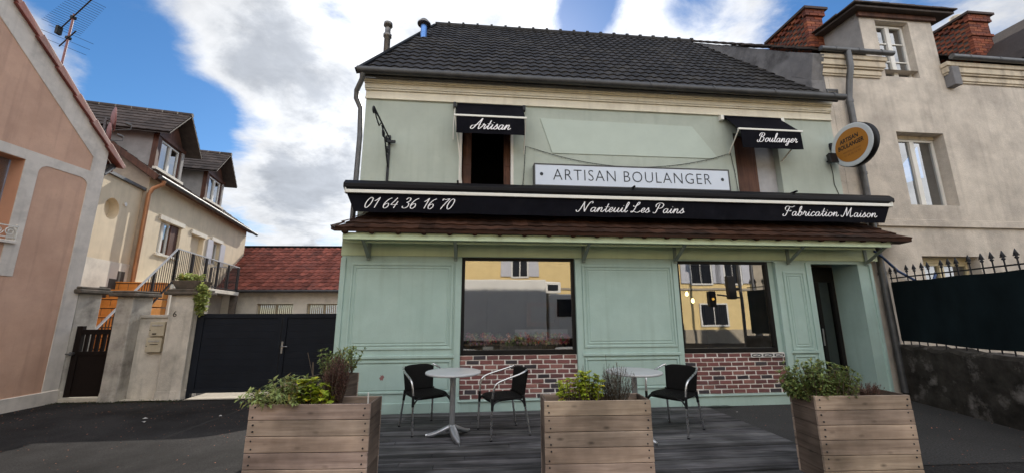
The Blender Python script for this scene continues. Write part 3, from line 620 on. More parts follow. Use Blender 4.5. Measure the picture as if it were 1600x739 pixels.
# roof
m = MB(); tile_roof(m, (-2.62,-.10,5.50), (6.16,-.10,5.50), (5.60,3.2,9.20), (-1.76,3.2,9.20), .185, .022, 17, .026, 6, rng, .38)
roof = m.build('roof', M['tile'], bak)
m = MB(); m.add([(-1.76,3.2,9.18),(5.6,3.2,9.18),(4.9,6.6,5.4),(-.9,6.6,5.4)], [(0,1,2,3)]); m.build('rear_slope', M['tile'], roof)
m = MB(); n_ = 19
for i in range(n_):
    a = -1.78 + (5.62+1.78)*i/n_; b = -1.78 + (5.62+1.78)*(i+1)/n_
    m.tube([(a,3.2,9.20),(b-.02,3.2,9.20)], .085, 10, True, rng.uniform(.7,1.2)); m.tube([(b-.05,3.2,9.215),(b+.01,3.2,9.215)], .105, 10, True, rng.uniform(.7,1.2))
m.build('ridge_tiles', M['tile'], roof)
m = MB(); m.bar((-2.63,-.10,5.50), (-1.77,3.2,9.19), .10, .10, (0,0,1)); m.build('verge', M['tile'], roof)
m = MB(); m.tube([(-2.62,-.17,5.47),(1.2,-.17,5.465),(6.36,-.17,5.45)], .062, 12)
for i in range(8): m.tube([(-2.3+i*1.2,-.17,5.467),(-2.27+i*1.2,-.17,5.467)], .067, 12)
m.box(-2.6, 6.3, -.10, -.07, 5.40, 5.52); m.build('gutter', M['zinc_dark'], roof)
m = MB(); m.tube([(-2.53,-.16,5.42),(-2.55,-.12,5.32),(-2.66,.0,5.18),(-2.67,.04,5.06),(-2.60,.09,4.9),(-2.58,.10,4.4),(-2.59,.10,2.9)], .042, 10); m.build('downpipe', M['zinc'], bak)
m = MB(); m.lathe([(.062,5.7),(.062,7.02),(.085,7.03),(.085,7.08),(.058,7.09),(.058,7.22)], (-2.47,1.0,0), 16); m.lathe([(.035,7.22),(.035,7.28),(.09,7.285),(.085,7.35),(.03,7.39),(0,7.395)], (-2.47,1.0,0), 16)
m.build('flue', M['flue'], roof)
m = MB(); m.lathe([(.075,7.4),(.075,8.16)], (-1.90,2.0,0), 16); fl = m.build('flue', M['flue_sky'], roof)
m = MB(); m.lathe([(.155,8.20),(.16,8.22),(.09,8.31),(.02,8.37),(0,8.372)], (-1.90,2.0,0), 16)
for a in range(4): m.box(-1.90+.06*math.cos(a*1.571)-.008, -1.90+.06*math.cos(a*1.571)+.008, 2.0+.06*math.sin(a*1.571)-.008, 2.0+.06*math.sin(a*1.571)+.008, 8.14, 8.22)
m.build('rain_cap', M['flue'], fl)
# pent roof over the shopfront
m = MB()
EL, ER = (-2.64,-.50,2.66), (6.72,-.52,2.645); BL, BR = (-2.90,.06,2.80), (7.16,.04,2.70); TL, TR = (-2.25,.08,3.10), (6.35,.08,3.06)
tile_roof(m, EL, ER, TR, TL, .24, .012, 4, .022, 6, rng, .35)
tile_roof(m, ER, BR, TR, TR, .24, .012, 4, .022, 4, rng, .35); tile_roof(m, BL, EL, TL, TL, .24, .012, 4, .022, 4, rng, .35)
U = lambda p, d: (p[0], p[1], p[2]-d)
m.add([U(EL,.04),U(ER,.04),U(BR,.04),U(BL,.04)], [(0,3,2,1)])
for a, b in ((EL,ER),(ER,BR),(BL,EL)): m.add([U(a,.042),U(b,.042),(b[0],b[1]-.004,b[2]+.02),(a[0],a[1]-.004,a[2]+.02)], [(0,1,2,3)])
k = 0
x = -2.5
while x < 6.6:
    m.lathe([(.0,-.03),(.045,-.03),(.04,.03),(0,.03)], (x,-.475,2.628), 10, 'y'); x += .38
m.build('pent_roof', M['tile_brown'], bak)

# ------------------------------------------------------------------ awnings
aw = thing('long_awning', 'long black awning with white script and phone number above the shop windows', 'awning', BK, (2, -.2, 3.2))
m = MB(); m.prism([(.098,3.54),(-.30,3.47),(-.37,3.40),(-.37,3.34),(-.30,3.30),(.098,3.30)], 'x', -2.62, 6.74)
for a in (-.9, 2.0, 4.9): m.box(a, a+.03, -.36, -.2, 3.47, 3.50)
m.build('cassette', M['cass'], aw, bevel=.006)
m = MB(); m.box(-2.575, 6.66, -.375, -.31, 3.247, 3.30); m.box(-2.59, -2.576, -.38, -.30, 3.24, 3.33); m.box(6.661, 6.68, -.38, -.30, 3.24, 3.33); m.build('front_bar', M['white_metal'], aw, bevel=.005)
m = MB(); n_ = 120
def VY(s): return -.345 + .006*math.sin(s*2.1) + .004*math.sin(s*5.3+1)
vs = []
for i in range(n_+1):
    t = i/n_; a = -2.57+9.21*t; b = -2.44+8.93*t
    vs += [(a, VY(a), 3.25), ((a+b)/2, VY(a)-.003, 3.11), (b, VY(b)-.004+.004*math.sin(b*9), 2.955+.004*math.sin(b*7))]
m.add(vs, [(3*i+j, 3*i+j+1, 3*i+j+4, 3*i+j+3) for i in range(n_) for j in (0, 1)], True)
vb = [(p[0], p[1]+.004, p[2]) for p in vs]; m.add(vb, [(3*i+j, 3*i+j+3, 3*i+j+4, 3*i+j+1) for i in range(n_) for j in (0, 1)], True)
val = m.build('valance', M['awning'], aw)
for txt, x0, w, z in (('01 64 36 16 70', -2.31, 1.36, 3.020), ('Nanteuil Les Pains', 1.03, 1.78, 3.035), ('Fabrication Maison', 4.60, 1.72, 3.045)):
    m = MB(); script_text(m, txt, x0, z, w, .165, lambda p, l: (p[0], VY(p[0])-.009-l, p[1])); m.build('lettering', M['letter'], val)
def small_awning(name, label, x0, x1, bx0, bx1, zt, zb, zv, txt, tx, tw, tz, th):
    t = thing(name, label, 'awning', BK, ((x0+x1)/2, .1, zt), 'small window awnings')
    yo, yb = .03, -.25
    m = MB(); m.add([(x0,yo,zt),(x1,yo,zt),(bx1,yb,zb),(bx0,yb,zb)], [(0,1,2,3)]); m.add([(x0,yo,zt-.006),(x1,yo,zt-.006),(bx1,yb,zb-.006),(bx0,yb,zb-.006)], [(3,2,1,0)])
    m.tube([(x0-.0,.05,zt),(x1,.05,zt)], .035, 10); m.build('canopy', M['awning'], t)
    m = MB(); n = 24; vs = []
    for i in range(n+1):
        a = bx0+.02+(bx1-bx0-.04)*i/n; vs += [(a,yb-.012,zb-.01),(a+.004,yb-.014+.004*math.sin(a*14),zv+.003*math.sin(a*17))]
    m.add(vs, [(2*i, 2*i+1, 2*i+3, 2*i+2) for i in range(n)], True); m.add([(p[0],p[1]+.004,p[2]) for p in vs], [(2*i, 2*i+2, 2*i+3, 2*i+1) for i in range(n)], True)
    v = m.build('valance', M['awning'], t)
    m = MB(); script_text(m, txt, tx, tz, tw, th, lambda p, l: (p[0], yb-.024-l, p[1])); m.build('lettering', M['letter'], v)
    m = MB(); m.box(bx0-.02, bx1+.02, yb-.022, yb+.012, zb-.012, zb+.022); m.build('front_bar', M['white_metal'], t, bevel=.004)
    return t
a1 = small_awning('small_awning', 'small black awning reading Artisan over the open left upstairs window', -.95, .21, -.96, .22, 5.03, 4.665, 4.355, 'Artisan', -.69, .64, 4.43, .19)
for pts in ([(-.965,-.25,4.66),(-.90,-.1,4.2),(-.84,.09,3.56)], [(-.985,.06,4.99),(-1.0,.02,4.66),(-1.0,.02,4.36)], [(.225,-.25,4.66),(.225,.05,4.15)]):
    m = MB(); m.tube(pts, .011, 6); m.build('arm', M['white_metal'], a1)
for a in (-.99, .235):
    m = MB(); m.box(a-.025, a+.025, .02, .099, 4.98, 5.07); m.build('wall_clamp', M['iron'], a1)
a2 = small_awning('small_awning', 'small black awning reading Boulanger over the right upstairs window', 4.03, 5.16, 4.07, 5.27, 5.035, 4.65, 4.30, 'Boulanger', 4.38, .74, 4.415, .17)
for pts in ([(4.06,-.25,4.64),(4.08,.09,4.33)], [(5.10,-.20,4.35),(5.08,.05,4.20)]):
    m = MB(); m.tube(pts, .013, 6); m.build('arm', M['white_metal'], a2)
for a in (3.98, 5.20):
    m = MB(); m.box(a-.03, a+.03, .02, .099, 4.98, 5.07); m.build('wall_clamp', M['white_metal'], a2)

# ------------------------------------------------------------------ signs and fittings on the facade
sg = thing('shop_sign', 'long pale light box sign reading ARTISAN BOULANGER behind the awning', 'sign', BK, (2.1, 0, 3.6))
m = MB(); rect_frame(m, .385, 3.93, 3.55, 3.955, .022, -.055, .098); m.build('frame', M['zinc_dark'], sg, bevel=.003)
m = MB(); m.box(.4075, 3.9075, -.048, .09, 3.573, 3.9325); m.build('face', M['sign_white'], sg)
m = MB(); font_mesh(m, 'ARTISAN BOULANGER', 2.86, .195, lambda p: (.715+p[0], -.0505, 3.665+p[1]), -.012, 0, 1.12)
m.build('lettering', M['sign_text'], sg)
for cx_ in (.515, 3.79): m = MB(); m.add([(cx_+.03*math.cos(a*.393), -.0505, 3.765+.03*math.sin(a*.393)) for a in range(16)], [tuple(range(16))]); m.build('bullet', M['sign_text'], sg)
rs = thing('round_sign', 'round orange and white projecting sign at the right end of the bakery front', 'sign', BK, (6.2, .1, 4.4))
cy_, cz_ = -.33, 4.40
m = MB(); m.lathe([(.385,-.055),(.40,-.04),(.40,.055),(.385,.07)], (6.2,cy_,cz_), 40, 'x'); m.build('rim', M['cass'], rs)
m = MB(); m.lathe([(0,-.062),(.375,-.062),(.392,-.055)], (6.2,cy_,cz_), 40, 'x', None, False); m.build('ring', M['ring_white'], rs)
m = MB(); m.lathe([(0,-.066),(.305,-.066),(.307,-.062)], (6.2,cy_,cz_), 40, 'x', None, False); m.build('disc', M['orange_sign'], rs)
PL = lambda ox, oz, t: (lambda p: (6.2-.068, cy_-(ox+p[0]*math.cos(t)-p[1]*math.sin(t)), cz_+oz+p[0]*math.sin(t)+p[1]*math.cos(t)))
m = MB(); font_mesh(m, 'ARTISAN', .36, .085, PL(-.20,.075,.05), .03, .15); m.build('lettering', M['black'], rs); m = MB(); font_mesh(m, 'BOULANGER', .48, .085, PL(-.245,-.04,.05), .03, .15); m.build('lettering', M['black'], rs)
m = MB(); font_mesh(m, 'NANTEUIL LES PAINS', .33, .030, PL(-.165,-.12,.05)); m.build('small_print', M['sign_brown'], rs); m = MB(); font_mesh(m, '01 64 36 16 70', .30, .036, PL(-.15,-.185,.05)); m.build('small_print', M['sign_brown'], rs)
m = MB(); m.bar((6.2,.09,4.55),(6.2,.05,4.55),.12,.12); m.tube([(6.2,.07,4.5),(6.2,.02,4.5)],.02); m.build('mount', M['iron'], rs)
fl = thing('flood_light', 'small black flood light on the upstairs wall beside the round sign', 'lamp', BK, (6.08, .1, 4.25))
m = MB(); m.hexa([(5.98,-.06,4.17),(6.16,-.06,4.17),(6.14,.03,4.2),(6.0,.03,4.2),(5.98,-.03,4.37),(6.16,-.03,4.37),(6.14,.05,4.35),(6.0,.05,4.35)]); m.build('housing', M['black'], fl, bevel=.006)
m = MB(); m.bar((6.07,.03,4.27),(6.07,.098,4.24),.05,.02); m.build('arm', M['black'], fl)
m = MB(); m.tube([(6.09,.07,4.18),(6.13,.092,4.0),(6.12,.092,3.8),(6.18,.092,3.6)],.006,5); m.build('cable', M['wire'], fl)
ib = thing('iron_bracket', 'black wrought iron sign bracket with scrolls on the upstairs wall', 'bracket', BK, (-2.08, .1, 3.6))
m = MB(); m.box(-2.10,-2.06,.075,.099,3.5,4.42); m.tube([(-2.08,.08,4.36),(-2.08,-.95,4.36)],.014,8)
def spiral(cy, cz, r0, turns, a0, sgn=1, n=22): return [(-2.08, cy+r0*(1-i/n*.75)*math.cos(a0+sgn*turns*6.283*i/n), cz+r0*(1-i/n*.75)*math.sin(a0+sgn*turns*6.283*i/n)) for i in range(n+1)]
m.tube(spiral(-.95,4.31,.055,1.1,1.57,1),.013,6); m.tube([(-2.08,.07,3.85),(-2.08,-.06,4.0),(-2.08,-.22,4.2),(-2.08,-.45,4.33)],.012,6)
m.tube(spiral(-.12,4.27,.07,1.2,.5,-1),.012,6); m.tube(spiral(-.33,4.26,.085,1.2,1.8,1),.012,6); m.tube(spiral(.0,4.12,.06,1.1,2.5,1),.011,6)
m.tube([(-2.08,-.5,4.35),(-2.08,-.62,4.24),(-2.08,-.80,4.28),(-2.08,-.9,4.35)],.011,6); m.box(-2.10,-1.97,.03,.06,4.27,4.31); m.build('scroll_work', M['iron'], ib)
fw = thing('fairy_light_wire', 'thin sagging wire of fairy lights above the ARTISAN BOULANGER sign', 'fairy lights', BK, (2.1,.09,4.1))
pts = [(.20,.085,3.52),(.235,.085,3.9),(.26,.085,4.32)] + [(.26+3.82*t, .085, 4.33-(.33*4*t*(1-t))) for t in [i/24 for i in range(1,24)]] + [(4.10,.085,4.34),(4.14,.085,4.0),(4.17,.085,3.55)]
m = MB(); m.tube(pts,.005,5); m.build('wire', M['wire'], fw)
m = MB()
for i in range(len(pts)-1):
    a, b = Vector(pts[i]), Vector(pts[i+1]); q = max(1, int((b-a).length/.055))
    for j in range(q):
        p = a+(b-a)*(j/q); m.bar(p, p+Vector((rng.uniform(-.015,.015),-.006,-rng.uniform(.012,.03))),.005,.005)
m.build('bulbs', M['zinc'], fw)
st = thing('sticker_strip', 'white strip with three dark oval emblems on the bricks under the right window', 'sign', BK, (4.3,0,.75))
m = MB(); m.box(3.98, 4.58, .002, .012, .715, .785); m.build('strip', M['paper'], st)
for cx_ in (4.08, 4.28, 4.48):
    m = MB(); n = 20
    def ring(r1, r2): return [(cx_+r1*max(-1,min(1,1.35*math.cos(a*6.283/n))), .0005, .75+r2*math.sin(a*6.283/n)) for a in range(n)]
    o_, i_ = ring(.085,.026), ring(.062,.013); m.add(o_+i_, [(k, (k+1) % n, n+(k+1) % n, n+k) for k in range(n)])
    m.prism([(cx_-.05,.742),(cx_-.01,.75),(cx_+.05,.764),(cx_+.045,.757),(cx_,.742)],'y',-.0005,.001); m.build('emblem', M['sign_text'], st)
# ------------------------------------------------------------------ neighbour on the right
nb = thing('beige_house', 'tall beige rendered house with a roof dormer to the right of the bakery', 'house', BK, (10, .2, 0))
m = MB(); wall_open(m, 6.453, 16, -.3, 6.36, .15, .48, [(7.73,8.79,3.46,4.97), (7.72,8.93,1.25,2.47), (7.77,8.56,6.20,6.36)])
m.box(6.285, 6.452, .15, .6, 2.63, 5.45); m.box(6.10, 6.452, .15, .6, 5.451, 6.359)
wall_open(m, 7.41, 9.12, 6.36, 7.66, .15, .48, [(7.77,8.56,6.359,7.52)])
m.box(6.9, 16, .105, .149, 3.02, 3.13); m.box(6.9, 16, .12, .149, 3.13, 3.16)
m.box(6.455, 16, .64, 7, -.3, -.1); m.box(15.9, 16, .5, 7, -.3, 6.3); m.box(6.11, 16, 6.9, 7, -.3, 6.3)
nw = m.build('wall', M['neigh'], nb, bevel=.008)
m = MB(); m.box(7.4, 9.2, 1.6, 1.66, 1.2, 7.6)
m.build('room_wall', M['dark_in'], nb)
def casement(par, x0, x1, z0, z1, y, cm, bars=0, cur=True):
    m = MB(); rect_frame(m, x0, x1, z0, z1, .05, y, y+.06); c = (x0+x1)/2; m.box(c-.05, c+.05, y-.012, y+.055, z0+.05, z1-.05)
    for i in range(bars):
        zz = z0 + (z1-z0)*(i+1)/(bars+1)
        m.box(x0+.05, c-.05, y+.01, y+.04, zz-.014, zz+.014); m.box(c+.05, x1-.05, y+.01, y+.04, zz-.014, zz+.014)
    f = m.build('window', cm, par, bevel=.004)
    m = MB(); m.add([(x0+.04,y+.03,z0+.04),(x1-.04,y+.03,z0+.04),(x1-.04,y+.03,z1-.04),(x0+.04,y+.03,z1-.04)], [(0,1,2,3)]); m.build('pane', M['glass_house'], f)
    if cur:
        m = MB(); n = 26; vs = []
        for i in range(n+1):
            a = x0+.05+(x1-x0-.1)*.30*i/n; vs += [(a, y+.085+.012*math.sin(i*1.9), z0+.05), (a, y+.085+.012*math.sin(i*1.9), z1-.05)]
        m.add(vs, [(2*i,2*i+2,2*i+3,2*i+1) for i in range(n)], True); m.build('curtain', M['curtain'], f)
    return f
casement(nb, 7.735, 8.785, 3.465, 4.90, .34, M['white_frame'])
m = MB(); m.box(7.735, 8.785, .32, .42, 4.901, 4.968); m.build('lintel', M['neigh_cream'], nb)
casement(nb, 7.725, 8.925, 1.25, 2.36, .34, M['cream_frame'], 0, False)
m = MB(); m.box(7.725, 8.925, .32, .42, 2.361, 2.468); m.build('lintel', M['cream_frame'], nb)
casement(nb, 7.775, 8.555, 6.205, 7.50, .27, M['white_frame'], 2)
for a, b in ((6.24, 7.58), (9.16, 16)):
    m = MB()
    for z0, z1, pr in ((6.12,6.16,.03),(6.16,6.27,.05),(6.27,6.31,.085),(6.31,6.44,.11),(6.44,6.54,.14)):
        e0 = .0 if a < 7 else -pr*.6; e1 = pr*.9 if a < 7 else 0
        m.box(a+e0, b+e1, .15-pr, .149, z0, z1-.003)
    m.build('cornice', M['neigh_cream'], nb, bevel=.012)
m = MB(); m.box(9.125, 9.30, -.01, .149, 6.0, 6.42); m.build('cornice_stop', M['grey_cement'], nb, bevel=.01)
# roof, party wall, dormer, chimneys
m = MB()
for x0, x1 in ((6.3, 7.41), (9.12, 16)): tile_roof(m, (x0,-.04,6.60), (x1,-.04,6.60), (x1,3.6,9.45), (x0,3.6,9.45), .25, .01, 12, .02, 4, rng, .3)
m.add([(6.3,3.6,9.43),(16,3.6,9.43),(16,7.2,6.5),(6.3,7.2,6.5)], [(0,1,2,3)]); m.add([(7.41,1.2,7.55),(9.12,1.2,7.55),(9.12,3.6,9.43),(7.41,3.6,9.43)], [(0,1,2,3)])
nroof = m.build('roof', M['slate'], nb)
m = MB(); P = [(6.06,.14,5.4),(5.60,3.3,9.0),(5.60,3.3,9.28),(6.06,.14,6.58)]
m.hexa([P[0],(6.36,.14,5.4),(5.9,3.3,9.0),P[1],P[3],(6.36,.14,6.58),(5.9,3.3,9.28),P[2]]); m.hexa([(6.06,.14,6.0),(6.3,.14,6.0),(6.3,.5,6.3),(6.0,.5,6.3),(6.05,.0,6.5),(6.3,.0,6.5),(6.3,.5,6.9),(6.0,.5,6.9)])
pw = m.build('party_wall', M['grey_cement'], nb, bevel=.01)
m = MB()
for i in range(13):
    t0, t1 = i/13, (i+1.05)/13; a = Vector((6.14,.02,6.60)); b = Vector((5.68,3.3,9.32)); m.bar(a+(b-a)*t0+Vector((0,0,.02)), a+(b-a)*min(1,t1), .26, .03, (0,0,1), rng.uniform(.7,1.2))
m.build('coping_tiles', M['slate'], pw)
m = MB(); m.add([(7.405,.16,6.55),(7.405,1.6,7.78),(7.405,.16,7.78)], [(0,1,2)]); m.build('dormer_cheek', M['grey_cement_hi'], nb); m = MB(); m.add([(9.125,.16,6.55),(9.125,1.6,7.78),(9.125,.16,7.78)], [(0,2,1)])
m.build('dormer_cheek', M['grey_cement_hi'], nb)
m = MB(); m.box(7.35, 9.18, .09, .14, 7.56, 7.655); m.build('dormer_lintel', M['shutter'], nb)
m = MB(); m.hexa([(7.18,-.03,7.66),(9.48,-.03,7.66),(9.40,2.3,7.82),(7.20,2.3,7.82),(7.18,-.03,7.70),(9.48,-.03,7.70),(9.40,2.3,7.87),(7.20,2.3,7.87)])
for r in range(6):
    y = -.08+r*.42
    for i in range(12): m.hexa([(7.12+i*.2,y,7.725+r*.03),(7.31+i*.2,y,7.725+r*.03),(7.31+i*.2,y+.44,7.75+r*.03),(7.12+i*.2,y+.44,7.75+r*.03),(7.12+i*.2,y,7.75+r*.03+rng.uniform(0,.015)),(7.31+i*.2,y,7.75+r*.03+rng.uniform(0,.015)),(7.31+i*.2,y+.44,7.765+r*.03),(7.12+i*.2,y+.44,7.765+r*.03)], rng.uniform(.6,1.3))
m.build('dormer_roof', M['slate'], nb)
m = MB(); m.prism([(10.95,6.75),(11.2,7.05),(12.4,8.3),(13.6,7.05),(12.4,8.12)], 'y', -.15, 2.5, .7); m.prism([(11.4,6.6),(12.4,7.9),(13.4,6.6)], 'y', .16, 1.6); m.build('dormer_roof', M['slate'], nb)
m = MB(); m.tube([(6.2,-.03,6.60),(7.80,-.03,6.59)], .052, 12)
for i in range(3): m.tube([(6.5+i*.5,-.03,6.597),(6.53+i*.5,-.03,6.597)], .058, 12)
m.build('gutter', M['zinc'], nroof)
m = MB(); m.tube([(9.12,-.05,6.60),(16,-.05,6.585)], .055, 12)
for i in range(8): m.tube([(9.5+i*.7,-.05,6.60),(9.53+i*.7,-.05,6.60)], .061, 12)
m.build('gutter', M['zinc'], nroof)
m = MB(); m.tube([(6.78,-.03,6.57),(6.78,-.04,6.45),(6.75,-.06,6.2),(6.76,.03,5.9),(6.745,.075,5.6),(6.74,.075,3.2),(6.75,.06,.1)], .055, 10)
for z in (5.5, 4.0, 2.1): m.tube([(6.745,.075,z),(6.745,.075,z+.05)], .062, 10)
m.build('downpipe', M['zinc'], nb)
def chimney(x0, x1, y0, y1, z0, z1, band=None, pots=()):
    m = MB(); z = z0; r = 0
    while z < z1:
        ex = .045 if z > z1-.2 else (.03 if band and band < z < band+.12 else 0)
        for (a, b, fx) in ((x0-ex, x1+ex, 0), (y0-ex, y1+ex, 1)):
            for side in (0, 1):
                p = a - (.1 if r % 2 else 0)
                while p < b:
                    q0 = max(p, a); q1 = min(p+.205, b); c = rng.choice([(.26,.075,.04),(.21,.062,.035),(.15,.05,.036),(.30,.10,.05)]); f = rng.uniform(.75,1.15); c = tuple(v*f for v in c)
                    if q1-q0 > .02:
                        if fx == 0: yy = y0-ex if side == 0 else y1+ex-.08; m.box(q0, q1-.008, yy, yy+.08, z, z+.058, c)
                        else: xx = x0-ex+.001 if side == 0 else x1+ex-.081; m.box(xx, xx+.08, q0+.082, q1-.084 if q1 >= b else q1-.008, z, z+.058, c)
                    p += .213
        z += .066; r += 1
    m.box(x0+.02, x1-.02, y0+.02, y1-.02, z0, z1, (.10,.085,.075)); m.box(x0-.09, x1+.09, y0-.09, y1+.09, z1+.002, z1+.06, (.07,.05,.045))
    c = m.build('chimney', M['chim'], nroof)
    for px_, py_ in pots:
        m = MB(); m.lathe([(.13,z1+.06),(.11,z1+.20),(.12,z1+.26),(.10,z1+.28),(.08,z1+.20)], (px_,py_,0), 14); m.build('chimney_pot', M['neigh_cream'], c)
chimney(7.05, 7.46, .95, 2.05, 7.0, 8.40)
chimney(11.42, 11.98, .95, 2.3, 7.2, 8.62, 8.0, ((11.65,1.3),(11.65,1.9)))
m = MB(); rect_frame(m, 6.36, 6.60, 5.66, 5.82, .02, .13, .152); [m.box(6.38, 6.58, .135, .15, 5.685+k*.03, 5.70+k*.03) for k in range(4)]; m.build('air_vent', M['zinc'], nb)
hz = MB(); hz.tube([(6.55,-.02,2.52),(6.75,.02,2.42),(7.05,.06,2.18),(7.45,.08,1.98),(7.75,.08,1.97),(7.86,.09,2.15)], .022, 8)
tag(hz.build('hose', M['hose'], None, BK, (6.6,0,2.4)), 'dark blue hose sagging along the beige house wall above the fence', 'hose')

# ------------------------------------------------------------------ fence on a low wall at the right
m = MB(); n = 22
for i in range(n):
    a, b = -.05+3.0*i/n, -.05+3.0*(i+1)/n
    za = .885+.02*math.sin(i*1.7)+.012*math.sin(i*4.1); zb = .885+.02*math.sin((i+1)*1.7)+.012*math.sin((i+1)*4.1)
    m.add([(a,0,-.1),(b,0,-.1),(b,.0,zb-.05),(a,.0,za-.05)], [(0,1,2,3)]); m.add([(a,.0,za-.05),(b,.0,zb-.05),(b,.04,zb),(a,.04,za)], [(0,1,2,3)]); m.add([(a,.04,za),(b,.04,zb),(b,.32,zb),(a,.32,za)], [(0,1,2,3)], True)
    m.add([(a,.32,-.1),(b,.32,-.1),(b,.32,zb),(a,.32,za)], [(3,2,1,0)])
m.add([(-.05,0,-.1),(-.05,.32,-.1),(-.05,.32,.88),(-.05,0,.84)], [(3,2,1,0)]); m.add([(2.95,0,-.1),(2.95,.32,-.1),(2.95,.32,.88),(2.95,0,.84)], [(0,1,2,3)])
lw = m.build('low_wall', M['mossy'], None, FF, (0,0,0)); tag(lw, 'low dark mossy rendered wall carrying the spiked iron fence', 'wall')
fe = thing('iron_fence', 'spiked black iron fence backed with dark screening on the low wall', 'fence', FF, (0, .16, .9))
m = MB(); m.box(-.02, 2.9, .155, .175, 2.035, 2.055); m.box(-.02, 2.9, .155, .175, 1.02, 1.04); m.build('rail', M['iron'], fe)
n = 40; vs = []; m = MB()
for i in range(n+1):
    a = .02+2.86*i/n; vs += [(a, .125+.006*math.sin(a*9), 0.945+.012*math.sin(a*3.3)), (a, .125+.004*math.sin(a*7+1), 1.97+.006*math.sin(a*6))]
m.add(vs, [(2*i,2*i+2,2*i+3,2*i+1) for i in range(n)], True); m.add([(p[0],p[1]+.004,p[2]) for p in vs], [(2*i,2*i+1,2*i+3,2*i+2) for i in range(n)], True)
m.build('screen', M['screen'], fe)
def spear():
    m = MB(); m.tube([(0,.165,.86),(0,.165,2.13)], .009, 6); m.lathe([(.009,2.12),(.02,2.13),(.02,2.145),(.010,2.15),(.026,2.18),(.004,2.25),(0,2.255)], (0,.165,0), 8); m.bar((-.038,.165,2.165),(.038,.165,2.165),.012,.012)
    return m
sp0 = spear().build('fence_bar', M['iron'], fe)
for i in range(1, 18):
    o = sp0.copy(); COL.objects.link(o); o.parent = fe; o.location = (.165*i, 0, rng.uniform(-.006,.006)); o.rotation_euler = (rng.uniform(-.02,.02), rng.uniform(-.03,.03), 0)
sp0.location = (0.0, 0, 0)

# ------------------------------------------------------------------ pink house on the left
pk = thing('pink_house', 'pink rendered gabled house with grey trim at the far left', 'house', PF, (-1, .1, -.25))
rk = lambda x: 6.91 - .937*(x+1.62)
m = MB(); wall_open(m, -7, .45, -.3, 4.5, 0, .3, [(-2.0,-.90,2.72,4.205)])
m.prism([(-7,4.5),(.45,4.5),(.45,rk(.45)),(-4.2,rk(-4.2)),(-7,rk(-4.2)-2.6)], 'y', 0, .3); m.box(.15, .449, .301, 6, -.3, 4.9)
wl = m.build('wall', M['pink'], pk)
m = MB(); m.box(-.902, -.899, .001, .28, 2.73, 4.20); m.box(-1.99,-.905,.001,.28,4.196,4.204); m.build('window_reveal', M['pink_hi'], wl)
m = MB(); tz = -.014
m.prism([(.45,rk(.45)+.02),(-4.2,rk(-4.2)+.02),(-4.2,rk(-4.2)-.50),(.18,rk(.18)-.52),(.18,4.39),(.18,-.01),(.455,-.01)], 'y', tz, .002)
m.box(-6.9, .18, tz+.0005, .002, 4.205, 4.39); m.box(-.899, -.68, tz+.0005, .002, 2.3, 4.205); m.box(-6.9,-.68,tz+.0005,.002,2.1,2.3); m.box(-2.2,-2.001,tz+.0005,.002,2.3,4.205)
for cx_, cz_, sx_, sz_ in ((-.68,4.205,1,-1),(.18,4.205,-1,-1)):
    arc = [(cx_+sx_*.16*(1-math.sin(a*.1963)), cz_+sz_*.16*(1-math.cos(a*.1963))) for a in range(9)]
    m.prism([(cx_,cz_)] + arc, 'y', tz+.0005, .002)
m.box(.451,.458,-.013,.6,-.01,4.9)
m.build('trim', M['trim'], wl, bevel=.003)
m = MB(); m.box(-6.9, .46, -.03, .002, -.3, -.01); m.build('plinth', M['trim'], wl, bevel=.004)
m = MB(); a0 = Vector((-4.3, 0, rk(-4.3)+.10)); a1_ = Vector((.80, 0, rk(.80)+.10)); n = 13
for i in range(n):
    p = a0+(a1_-a0)*(i/n); q = a0+(a1_-a0)*((i+1.06)/n); dn = Vector((-.68,0,-.73))
    dn = (a1_-a0).normalized().cross(Vector((0,1,0)))
    if dn.z > 0: dn = -dn
    lift = .018
    for yy, w, h in ((-.10, .16, .14),):
        m.hexa([p+Vector((0,yy,0))+dn*h, p+Vector((0,yy+.3,0))+dn*.02, q+Vector((0,yy+.3,0))+dn*(.02-lift), q+Vector((0,yy,0))+dn*(h-lift-.015), p+Vector((0,yy+.02,0))-dn*.03, p+Vector((0,yy+.3,0))-dn*.05, q+Vector((0,yy+.3,0))-dn*.03, q+Vector((0,yy+.02,0))-dn*.01], rng.uniform(.75,1.2))
ver = m.build('verge_tiles', M['verge'], pk, bevel=.02)
m = MB(); m.hexa([(-4.3,.2,rk(-4.3)-.02),(.82,.2,rk(.82)-.02),(.82,6,rk(.82)-.02),(-4.3,6,rk(-4.3)-.02),(-4.3,.2,rk(-4.3)+.08),(.82,.2,rk(.82)+.08),(.82,6,rk(.82)+.08),(-4.3,6,rk(-4.3)+.08)], .9)
m.hexa([(-8.5,-.1,rk(-4.3)-4.1),(-4.3,-.1,rk(-4.3)),(-4.3,6,rk(-4.3)),(-8.5,6,rk(-4.3)-4.1),(-8.5,-.1,rk(-4.3)-4.0),(-4.3,-.1,rk(-4.3)+.1),(-4.3,6,rk(-4.3)+.1),(-8.5,6,rk(-4.3)-4.0)], .9)
m.build('roof', M['tile_red'], pk)
m = MB(); m.tube([(.72,.1,4.70),(.72,6,4.68)], .06, 10); m.tube([(.70,.12,4.68),(.62,.10,4.55),(.52,.08,4.45)], .045, 10); m.tube([(.52,.08,4.45),(.50,.08,-.2)], .022, 8); m.build('gutter', M['zinc'], pk)
m = MB(); m.box(-1.98, -1.42, .20, .23, 2.75, 4.19)
for k in range(34): m.box(-1.96, -1.44, .18, .205, 2.78+k*.0415, 2.78+k*.0415+.026)
m.build('shutter', M['white_frame'], pk)
m = MB(); m.box(-1.42, -.905, .24, .27, 2.75, 4.19); m.build('window', M['glass_house'], pk)
